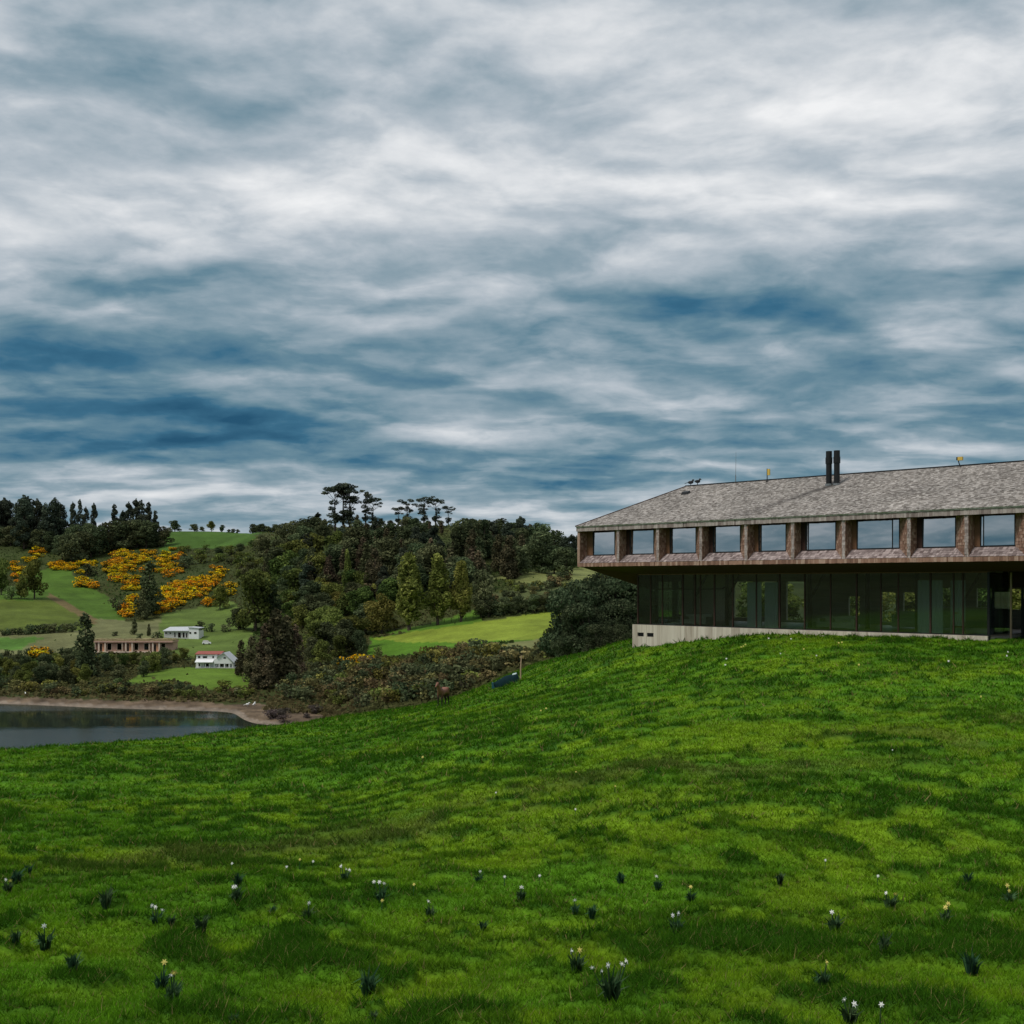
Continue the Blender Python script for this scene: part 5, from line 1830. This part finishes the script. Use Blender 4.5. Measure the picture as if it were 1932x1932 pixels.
# swans on the shore
for i, (px, py, lab) in enumerate([(467, 1333, 'white waterbird on the beach, left of a pair'), (480, 1332, 'white waterbird on the beach, right of a pair'), (49, 1313, 'single white waterbird at the left end of the beach')]):
    X, Y, Z = hit(px, py)
    bird('waterbird', lab, 'white waterbirds on the beach', (X, Y, Z), .4 + i, M['white'], 3.2)

# ------------------------------------------------------------------ horse, dinghy, post on the crest
def coat_mat():
    m, N = new_mat('bay_coat_with_dark_legs')
    tc = N.n('ShaderNodeTexCoord')
    z = N.sep(tc.outputs['Object'])[2]
    n = N.noise(tc.outputs['Object'], 3.0, 4, 0.6)
    f = N.m('MULTIPLY_ADD', N.m('ADD', z, N.m('MULTIPLY', n, 0.2)), 3.0, -2.4, clamp=True)
    finish(N, principled(N, N.mix(f, (.016, .010, .009), (.22, .095, .062)), 0.6, 0.3))
    return m


M['horse'] = coat_mat()
M['mane'] = plain('dark_mane', (.014, .010, .010), 0.7, 0.3)


def skin_body(name, nodes, edges, mat, parent, root=0, sub=2):
    me = bpy.data.meshes.new(name)
    me.from_pydata([n[:3] for n in nodes], edges, [])
    o = link(name, me, parent)
    me.materials.append(mat)
    sk = o.modifiers.new('skin', 'SKIN')
    layer = me.skin_vertices[0] if me.skin_vertices else None
    if layer is None:
        bm = bmesh.new()
        bm.from_mesh(me)
        bm.verts.layers.skin.verify()
        bm.to_mesh(me)
        bm.free()
        layer = me.skin_vertices[0]
    for i, n in enumerate(nodes):
        r = n[3]
        layer.data[i].radius = (r, r) if not isinstance(r, tuple) else r
        layer.data[i].use_root = (i == root)
    sk.use_smooth_shade = True
    ss = o.modifiers.new('sub', 'SUBSURF')
    ss.levels = ss.render_levels = sub
    return o


def horse():
    X, D, Z = hit(836, 1331)
    t = thing('horse', 'brown horse standing on the grassy crest with its head raised', 'horse', (X, D, Z - .02), R(248), None, .95)
    # local x = forward
    nodes = [(-.55, 0, 1.18, (.27, .30)), (-.2, 0, 1.10, (.29, .31)), (.25, 0, 1.10, (.28, .31)), (.55, 0, 1.22, (.23, .27)), (.78, 0, 1.48, (.15, .19)), (.95, 0, 1.74, (.11, .14)), (1.02, 0, 1.86, (.10, .12)),
             (1.18, 0, 1.76, (.085, .10)), (1.36, 0, 1.58, (.055, .065)),
             (-.66, .15, .88, .14), (-.60, .15, .62, .085), (-.74, .15, .46, .065), (-.70, .15, .14, .045), (-.66, .15, .03, .06),
             (-.66, -.15, .88, .14), (-.66, -.15, .62, .085), (-.82, -.15, .46, .065), (-.78, -.15, .14, .045), (-.74, -.15, .03, .06),
             (.50, .15, .88, .105), (.52, .15, .52, .06), (.52, .15, .15, .042), (.55, .15, .03, .06),
             (.56, -.15, .88, .105), (.60, -.15, .52, .06), (.60, -.15, .15, .042), (.63, -.15, .03, .06),
             (.99, .07, 1.98, .03), (.99, -.07, 1.98, .03)]
    ed = [(0, 1), (1, 2), (2, 3), (3, 4), (4, 5), (5, 6), (6, 7), (7, 8), (0, 9), (9, 10), (10, 11), (11, 12), (12, 13), (0, 14), (14, 15), (15, 16), (16, 17), (17, 18),
          (3, 19), (19, 20), (20, 21), (21, 22), (3, 23), (23, 24), (24, 25), (25, 26), (6, 27), (6, 28)]
    skin_body('body', nodes, ed, M['horse'], t, 1)
    MB().tube([(-.80, 0, 1.32), (-.95, 0, 1.15), (-.98, 0, .7), (-.96, 0, .5)], [.04, .07, .07, .02], 6).build('tail', M['mane'], t)
    MB().tube([(.50, 0, 1.50), (.70, 0, 1.70), (.90, 0, 1.93), (1.05, 0, 1.97)], [.04, .06, .06, .03], 6).build('mane', M['mane'], t)


horse()

M['teal'] = plain('dark_teal_hull', (.006, .022, .026), 0.85, 0.3, 3.0, spec=.1)
M['blue_teal'] = plain('blue_teal_bow', (.012, .07, .09), 0.7, 0.2, 3.0)
M['pale_teal'] = plain('pale_aqua_cover', (.50, .62, .62), 0.6, 0.15, 3.0)
X, D, _z = hit(957, 1292)
t = thing('dinghy', 'dark teal upturned dinghy lying on the crest of the slope', 'boat', (X, D, zat(X, D) + .02), R(-4))
t.rotation_euler = (R(6), R(-15), R(-4))
m = MB()
st = []
for i in range(9):
    f = i / 8
    x = -1.0 + 2.0 * f
    w = .50 * (1 - max(0, .35 - f) ** 1.6 * 4.6) * (1 - .15 * f * f)
    hh = .66 * (.6 + .45 * min(1, f * 2))
    st.append([(x, -w, 0), (x, -w * .92, hh * .55), (x, -w * .4, hh * .93), (x, 0, hh), (x, w * .4, hh * .93), (x, w * .92, hh * .55), (x, w, 0)])
vs = [p for r_ in st for p in r_]
fs = [(i * 7 + j, i * 7 + j + 1, (i + 1) * 7 + j + 1, (i + 1) * 7 + j) for i in range(8) for j in range(6)]
fs += [tuple(range(6, -1, -1)), tuple(8 * 7 + j for j in range(7))]
m.add(vs, fs)
m.build('hull', M['teal'], t, True)
MB().tube([(-.9, 0, .33), (.95, 0, .54)], .04, 5).build('keel', M['teal'], t)
MB().hexa([(.45, -.26, .44), (.98, -.26, .44), (.98, .26, .44), (.45, .26, .44)], [(.62, -.14, .70), (.94, -.14, .71), (.94, .14, .71), (.62, .14, .70)]).build('cover', M['pale_teal'], t)
MB().hexa([(-1.25, -.16, .0), (-1.0, -.2, .0), (-1.0, .2, .0), (-1.25, .16, .0)], [(-1.15, -.1, .45), (-1.02, -.14, .42), (-1.02, .14, .42), (-1.15, .1, .45)]).build('bow_cap', M['blue_teal'], t)
X, D, _z = hit(982, 1283)
m = MB()
m.tube([(0, 0, -.4), (.02, 0, 1.0), (.08, 0, 2.0)], [.07, .06, .045], 7)
o = m.build('mooring_post', M['wood_pale'], None)
o.location = (X, D, _z)
tag(o, 'pale wooden post leaning beside the teal dinghy', 'post')

# ------------------------------------------------------------------ turf
def build_grass():
    rs = np.random.default_rng(3)
    Vs, Cs = [], []
    amin, amax = -0.54, 0.54
    for (d0, d1, dens, hh, ww) in [(8.6, 14, 2700, .044, .012), (14, 22, 1350, .048, .018), (22, 36, 460, .060, .029), (36, 62, 145, .072, .050), (62, 122, 38, .095, .09)]:
        amax = 0.70 if d0 < 20 else 0.56
        amin = -amax
        area = (amax - amin) / 2 * (d1 ** 2 - d0 ** 2)
        n = int(area * dens)
        D = np.sqrt(rs.uniform(d0 ** 2, d1 ** 2, n))
        a = rs.uniform(amin, amax, n)
        X, Y = a * D, D
        # keep out of the hotel
        lx = (X - G0.x) * HU.x + (Y - G0.y) * HU.y
        ly = (X - G0.x) * HW.x + (Y - G0.y) * HW.y
        ok = ~((lx > -.32) & (ly > -.18)) & ~((lx > GL) & (ly > -.4))
        if d0 > 60:
            ok &= rs.random(n) < sstep(122, 100, D)
        X, Y, lx, ly = X[ok], Y[ok], lx[ok], ly[ok]
        n = len(X)
        T = tuss(X, Y)
        Z = height(X, Y)
        h = hh * rs.uniform(.45, 1.5, n) * (0.75 + 0.5 * fbm(X * 2.2, Y * 2.2, 63, 2)) * (1 + .95 * T)
        w = ww * rs.uniform(.6, 1.3, n)
        th = rs.uniform(0, 2 * math.pi, n)
        lean = rs.normal(0, .75, (n, 2)) * h[:, None]
        dx, dy = np.cos(th) * w * .5, np.sin(th) * w * .5
        V = np.empty((n, 3, 3))
        V[:, 0] = np.stack([X - dx, Y - dy, Z - .01], 1)
        V[:, 1] = np.stack([X + dx, Y + dy, Z - .01], 1)
        V[:, 2] = np.stack([X + lean[:, 0], Y + lean[:, 1], Z + h], 1)
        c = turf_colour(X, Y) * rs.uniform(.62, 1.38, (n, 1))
        dry = rs.random(n) < .05
        c[dry] = np.array([.26, .22, .08]) * rs.uniform(.6, 1.1, (dry.sum(), 1))
        Vs.append(V.reshape(-1, 3))
        Cs.append(np.repeat(c, 3, 0))
    V = np.concatenate(Vs)
    c = np.concatenate(Cs)
    me = np_mesh('grass', V, tris=np.arange(len(V)).reshape(-1, 3), mat=M['grass'], gcol=c)
    print('grass blades', len(V) // 3)
    o = link('grass', me)
    tag(o, 'short grazed green turf with rank tussocks covering the slope', 'grass', kind='stuff')


build_grass()

# ------------------------------------------------------------------ rough ground cover of the far slopes
def build_undergrowth():
    rs = np.random.default_rng(8)
    n = 150000
    a = rs.uniform((-360 - CX) / F, (1290 - CX) / F, n)
    D = np.exp(rs.uniform(math.log(225), math.log(900), n))
    X, Y = a * D, D
    Z = height(X, Y)
    px, py = CX + F * a, HY - F * Z / D
    ok = (Z > LAKE + 1.1)
    for poly, col in FIELDS:
        keep = .004 if max(col[1], 0) > .118 else .25
        ok &= ~inpoly(px, py, poly) | (rs.random(n) < keep)
    lo = fbm(X * .02, Y * .02, 83, 3)
    ok &= rs.random(n) < .55 + .6 * lo
    X, Y, Z, D, px = X[ok], Y[ok], Z[ok], D[ok], px[ok]
    n = len(X)
    heath = sstep(.42, .6, fbm(X * .015, Y * .015, 85, 3))[:, None]
    nearscrub = sstep(360, 300, D)[:, None]
    f = np.clip(heath * .7 + nearscrub * .6, 0, 1)
    c = np.array([.048, .078, .022]) * (1 - f) + np.array([.095, .080, .036]) * f
    c = c * rs.uniform(.5, 1.6, (n, 1))
    size = rs.uniform(.5, 1.5, n)
    nrm = rs.normal(size=(n, 3)) * .6 + np.array([0, -.4, .9])
    nrm /= np.linalg.norm(nrm, axis=1)[:, None]
    h = rs.normal(size=(n, 3))
    u = np.cross(nrm, h)
    u /= np.linalg.norm(u, axis=1)[:, None]
    v = np.cross(nrm, u)
    P0 = np.stack([X, Y, Z + rs.uniform(.05, .7, n)], 1)
    s_ = size[:, None]
    V = np.stack([P0 - u * s_ * .6, P0 + v * s_ * .45, P0 + u * s_ * .6, P0 - v * s_ * .45], 1).reshape(-1, 3)
    me = np_mesh('undergrowth', V, quads=np.arange(len(V)).reshape(-1, 4), mat=M['grass'], gcol=np.repeat(c, 4, 0))
    tag(link('undergrowth', me), 'rough low ground cover between bushes and trees on the far slopes', 'undergrowth', kind='stuff')


build_undergrowth()

# ------------------------------------------------------------------ daffodils
M['daf_leaf'] = leaf_mat('dark_bluish_daffodil_leaves', (.016, .044, .020), (.034, .076, .032), (.085, .155, .065), trans=.15, objvar=.2)
M['petal'] = plain('white_petals', (.86, .85, .80), 0.7, 0.05)
M['petal_y'] = plain('pale_yellow_petals', (.70, .60, .16), 0.7, 0.1)
M['cup'] = plain('orange_cup', (.75, .38, .03), 0.7, 0.1)


def flower_mesh(mat_key):
    m = MB()
    for k in range(6):
        a = k * math.pi / 3
        ca, sa = math.cos(a), math.sin(a)
        pts = [(0, 0), (.45, -.22), (1, 0), (.45, .22)]
        m.add([(0.05 if i == 2 else 0.0, (p[0] * ca - p[1] * sa), (p[0] * sa + p[1] * ca)) for i, p in enumerate(pts)], [(0, 1, 2, 3)])
    m.tube([(0, 0, 0), (.28, 0, 0), (.42, 0, 0)], [.16, .22, .3], 6)
    return m.mesh('flower', M[mat_key], False)


FL = {'w': flower_mesh('petal'), 'y': flower_mesh('petal_y')}


def clump(px, py, hpx, flowers, label, group, seed, leaves=None):
    rs = random.Random(seed)
    X, Y, Z = hit(px, py)
    h = hpx * Y / F * 1.18
    Z += .012
    t = thing('daffodil_clump', label, 'flower clump', (X, Y, Z), 0, group)
    n = leaves or rs.randint(44, 60)
    m = MB()
    hl = h * (.92 if flowers else 1.15)
    for i in range(n):
        a = rs.uniform(0, 6.28)
        r0 = rs.uniform(0, .16) * h
        sp = rs.uniform(.03, .55) * h
        L_ = hl * rs.uniform(.6, 1.05)
        w = .030 * h + .004
        p0 = Vector((math.cos(a) * r0, math.sin(a) * r0, -.02))
        d = Vector((math.cos(a), math.sin(a), 0))
        sd2 = Vector((-math.sin(a + 1.0), math.cos(a + 1.0), 0)) * w
        p1 = p0 + d * sp * .35 + Vector((0, 0, L_ * .6))
        droop = rs.uniform(.7, 1.0) if rs.random() < .7 else .45
        p2 = p0 + d * sp + Vector((0, 0, L_ * droop))
        m.add([p0 - sd2, p0 + sd2, p1 + sd2, p1 - sd2, p2], [(0, 1, 2, 3), (3, 2, 4)], rs.random())
    m.build('leaves', M['daf_leaf'], t)
    for i, c in enumerate(flowers):
        a = rs.uniform(0, 6.28)
        dx = (i - (len(flowers) - 1) / 2) * .24 * h + rs.uniform(-.14, .14) * h
        hz = h * rs.uniform(.74, 1.06)
        m = MB()
        m.tube([(dx * .15, 0, 0), (dx * .7, 0, hz * .6), (dx, -.02 * h, hz)], .006 + .004 * h, 5, tint=.6)
        s = m.build('stem', M['daf_leaf'], t)
        f = link('flower', FL[c], s)
        f.location = (dx, -.03 * h, hz)
        sc_ = rs.uniform(.034, .044)
        f.scale = (sc_, sc_, sc_)
        f.rotation_euler = (rs.uniform(0, 1), rs.uniform(-.5, .6), -math.pi / 2 + rs.uniform(-1.2, 1.2))
    return t


def plant_daffodils():
    gw, gn = 'daffodil clumps in flower', 'daffodil clumps without open flowers'
    fl = [(14, 1684, 24, 'wy', 'clump with one white and one yellow bloom at the left picture edge'), (295, 1741, 30, 'www', 'small clump carrying three white blooms in a row above its leaves'),
          (85, 1791, 40, 'w', 'large leafy clump with one low white bloom near the left edge'), (325, 1892, 44, 'wy', 'big clump with white bloom, front one of a pair lower left'),
          (305, 1866, 40, 'y', 'big clump with a yellow bud, rear one of a pair lower left'), (445, 1701, 30, 'ww', 'clump with two white blooms below a dark leafy clump'),
          (580, 1736, 26, 'w', 'clump with one white bloom alone in the turf, left of centre'), (651, 1662, 22, 'www', 'small clump with three white blooms in the dark tussocks'),
          (719, 1703, 30, 'www', 'clump with three white blooms near the picture centre line'), (811, 1730, 24, 'w', 'small clump with a single white bloom between two larger ones'),
          (903, 1666, 20, 'w', 'rounded dark clump with one white bloom at its right side'), (983, 1702, 24, 'w', 'clump with one bright white bloom just below a tussock'),
          (1084, 1724, 20, 'w', 'tiny clump with a single white bloom right of centre'), (1241, 1679, 22, 'w', 'small upright clump with one white bloom on its tip'),
          (1276, 1763, 36, 'ww', 'dark clump topped with two white blooms, right of centre'), (1087, 1833, 38, 'wy', 'dark clump with pale twin blooms behind the five-bloom clump'),
          (1152, 1888, 58, 'wwwww', 'tall open clump with five white blooms, most flowers of all'), (1303, 1703, 24, 'y', 'small clump with one yellow bloom beside a dark patch'),
          (1680, 1716, 32, 'wy', 'slender clump with white and yellow blooms on the right'), (1574, 1759, 36, 'w', 'spiky dark clump with one white bloom in its heart'),
          (1904, 1702, 30, 'yy', 'small clump with two yellow buds near the right edge'), (1553, 1864, 38, 'y', 'loose clump with one yellow bloom, lower right'),
          (1603, 1933, 42, 'ww', 'clump with two white blooms cut by the bottom edge'), (1784, 1742, 30, 'yy', 'dark clump with pale yellow tips at right')]
    for i, (px, py, h, f, lab) in enumerate(fl):
        clump(px, py, h, f, lab, gw, 300 + i)
    nf = [(53, 1652, 20, 'farther flowerless clump by the left edge'), (31, 1667, 26, 'dark flowerless clump next to the left edge bloom'), (200, 1714, 34, 'flowerless clump with pale arching leaves upper left'),
          (30, 1781, 24, 'small flowerless clump beside the large leafy left one'), (137, 1834, 34, 'dense dark flowerless tuft in the lower left'), (380, 1761, 32, 'flowerless clump left of the long tussock shadow'),
          (449, 1672, 24, 'very dark flowerless clump behind the two-bloom clump'), (514, 1726, 16, 'tiny flowerless sprout between two flowering clumps'), (323, 1748, 20, 'small flowerless clump next to the three-bloom row'),
          (442, 1934, 22, 'flowerless leaves poking up at the bottom edge, left'), (911, 1757, 20, 'thin flowerless sprout at picture centre'), (1117, 1733, 22, 'flowerless clump right of the tiny single bloom'),
          (1171, 1667, 20, 'flowerless clump on the middle slope right of centre'), (694, 1880, 44, 'tall dark flowerless clump, bottom left of centre'), (704, 1932, 24, 'flowerless leaves at the bottom edge below the tall dark clump'),
          (1471, 1669, 20, 'dark flowerless tuft highest on the right slope'), (1825, 1668, 22, 'bluish flowerless clump near the right edge'), (1667, 1797, 30, 'upright flowerless clump below the slender pair'),
          (1833, 1840, 42, 'dense dark flowerless clump lower right')]
    for i, (px, py, h, lab) in enumerate(nf):
        clump(px, py, h, '', lab, gn, 400 + i)
    # lone blooms
    single = [(437, 1645, 'w'), (642, 1651, 'w'), (951, 1673, 'w'), (1017, 1670, 'w'), (1660, 1930, 'w'), (1655, 1671, 'w'), (1556, 1640, 'w'), (1683, 1425, 'w'), (1086, 1468, 'y'), (1160, 1495, 'y'), (1789, 1256, 'w'),
              (1901, 1238, 'w'), (1899, 1246, 'w'), (1472, 1241, 'w'), (1540, 1245, 'w'), (1450, 1211, 'w'), (1492, 1212, 'w'), (1402, 1226, 'y'), (1406, 1223, 'y'), (1398, 1228, 'y'), (1516, 1232, 'y'), (1582, 1221, 'y'), (1588, 1219, 'y'), (1020, 1349, 'y'), (1030, 1347, 'y'),
              (1368, 1262, 'w'), (1370, 1250, 'w'), (1850, 1325, 'y'), (1620, 1260, 'y'), (797, 1440, 'y'), (565, 1640, 'y'), (590, 1640, 'w'), (540, 1648, 'w'), (720, 1720, 'y'), (780, 1690, 'y'), (935, 1508, 'w'), (1085, 1540, 'w')]
    for i, (px, py, c) in enumerate(single):
        X, Y, Z = hit(px, py)
        t = thing('lone_flower', ('single small white bloom scattered in the turf' if c == 'w' else 'single small yellow bloom scattered in the turf'), 'flower', (X, Y, Z), 0,
                  'white blooms scattered in the turf' if c == 'w' else 'yellow blooms scattered in the turf')
        h = .16 if Y < 30 else .20
        MB().tube([(0, 0, -.02), (.01, 0, h)], .006, 5, tint=.6).build('stem', M['daf_leaf'], t)
        f = link('flower', FL[c], t)
        f.location = (.01, -.01, h)
        s = .030 if Y < 30 else .055
        f.scale = (s, s, s)
        f.rotation_euler = (0, -.3, -math.pi / 2 + random.uniform(-.5, .5))


plant_daffodils()
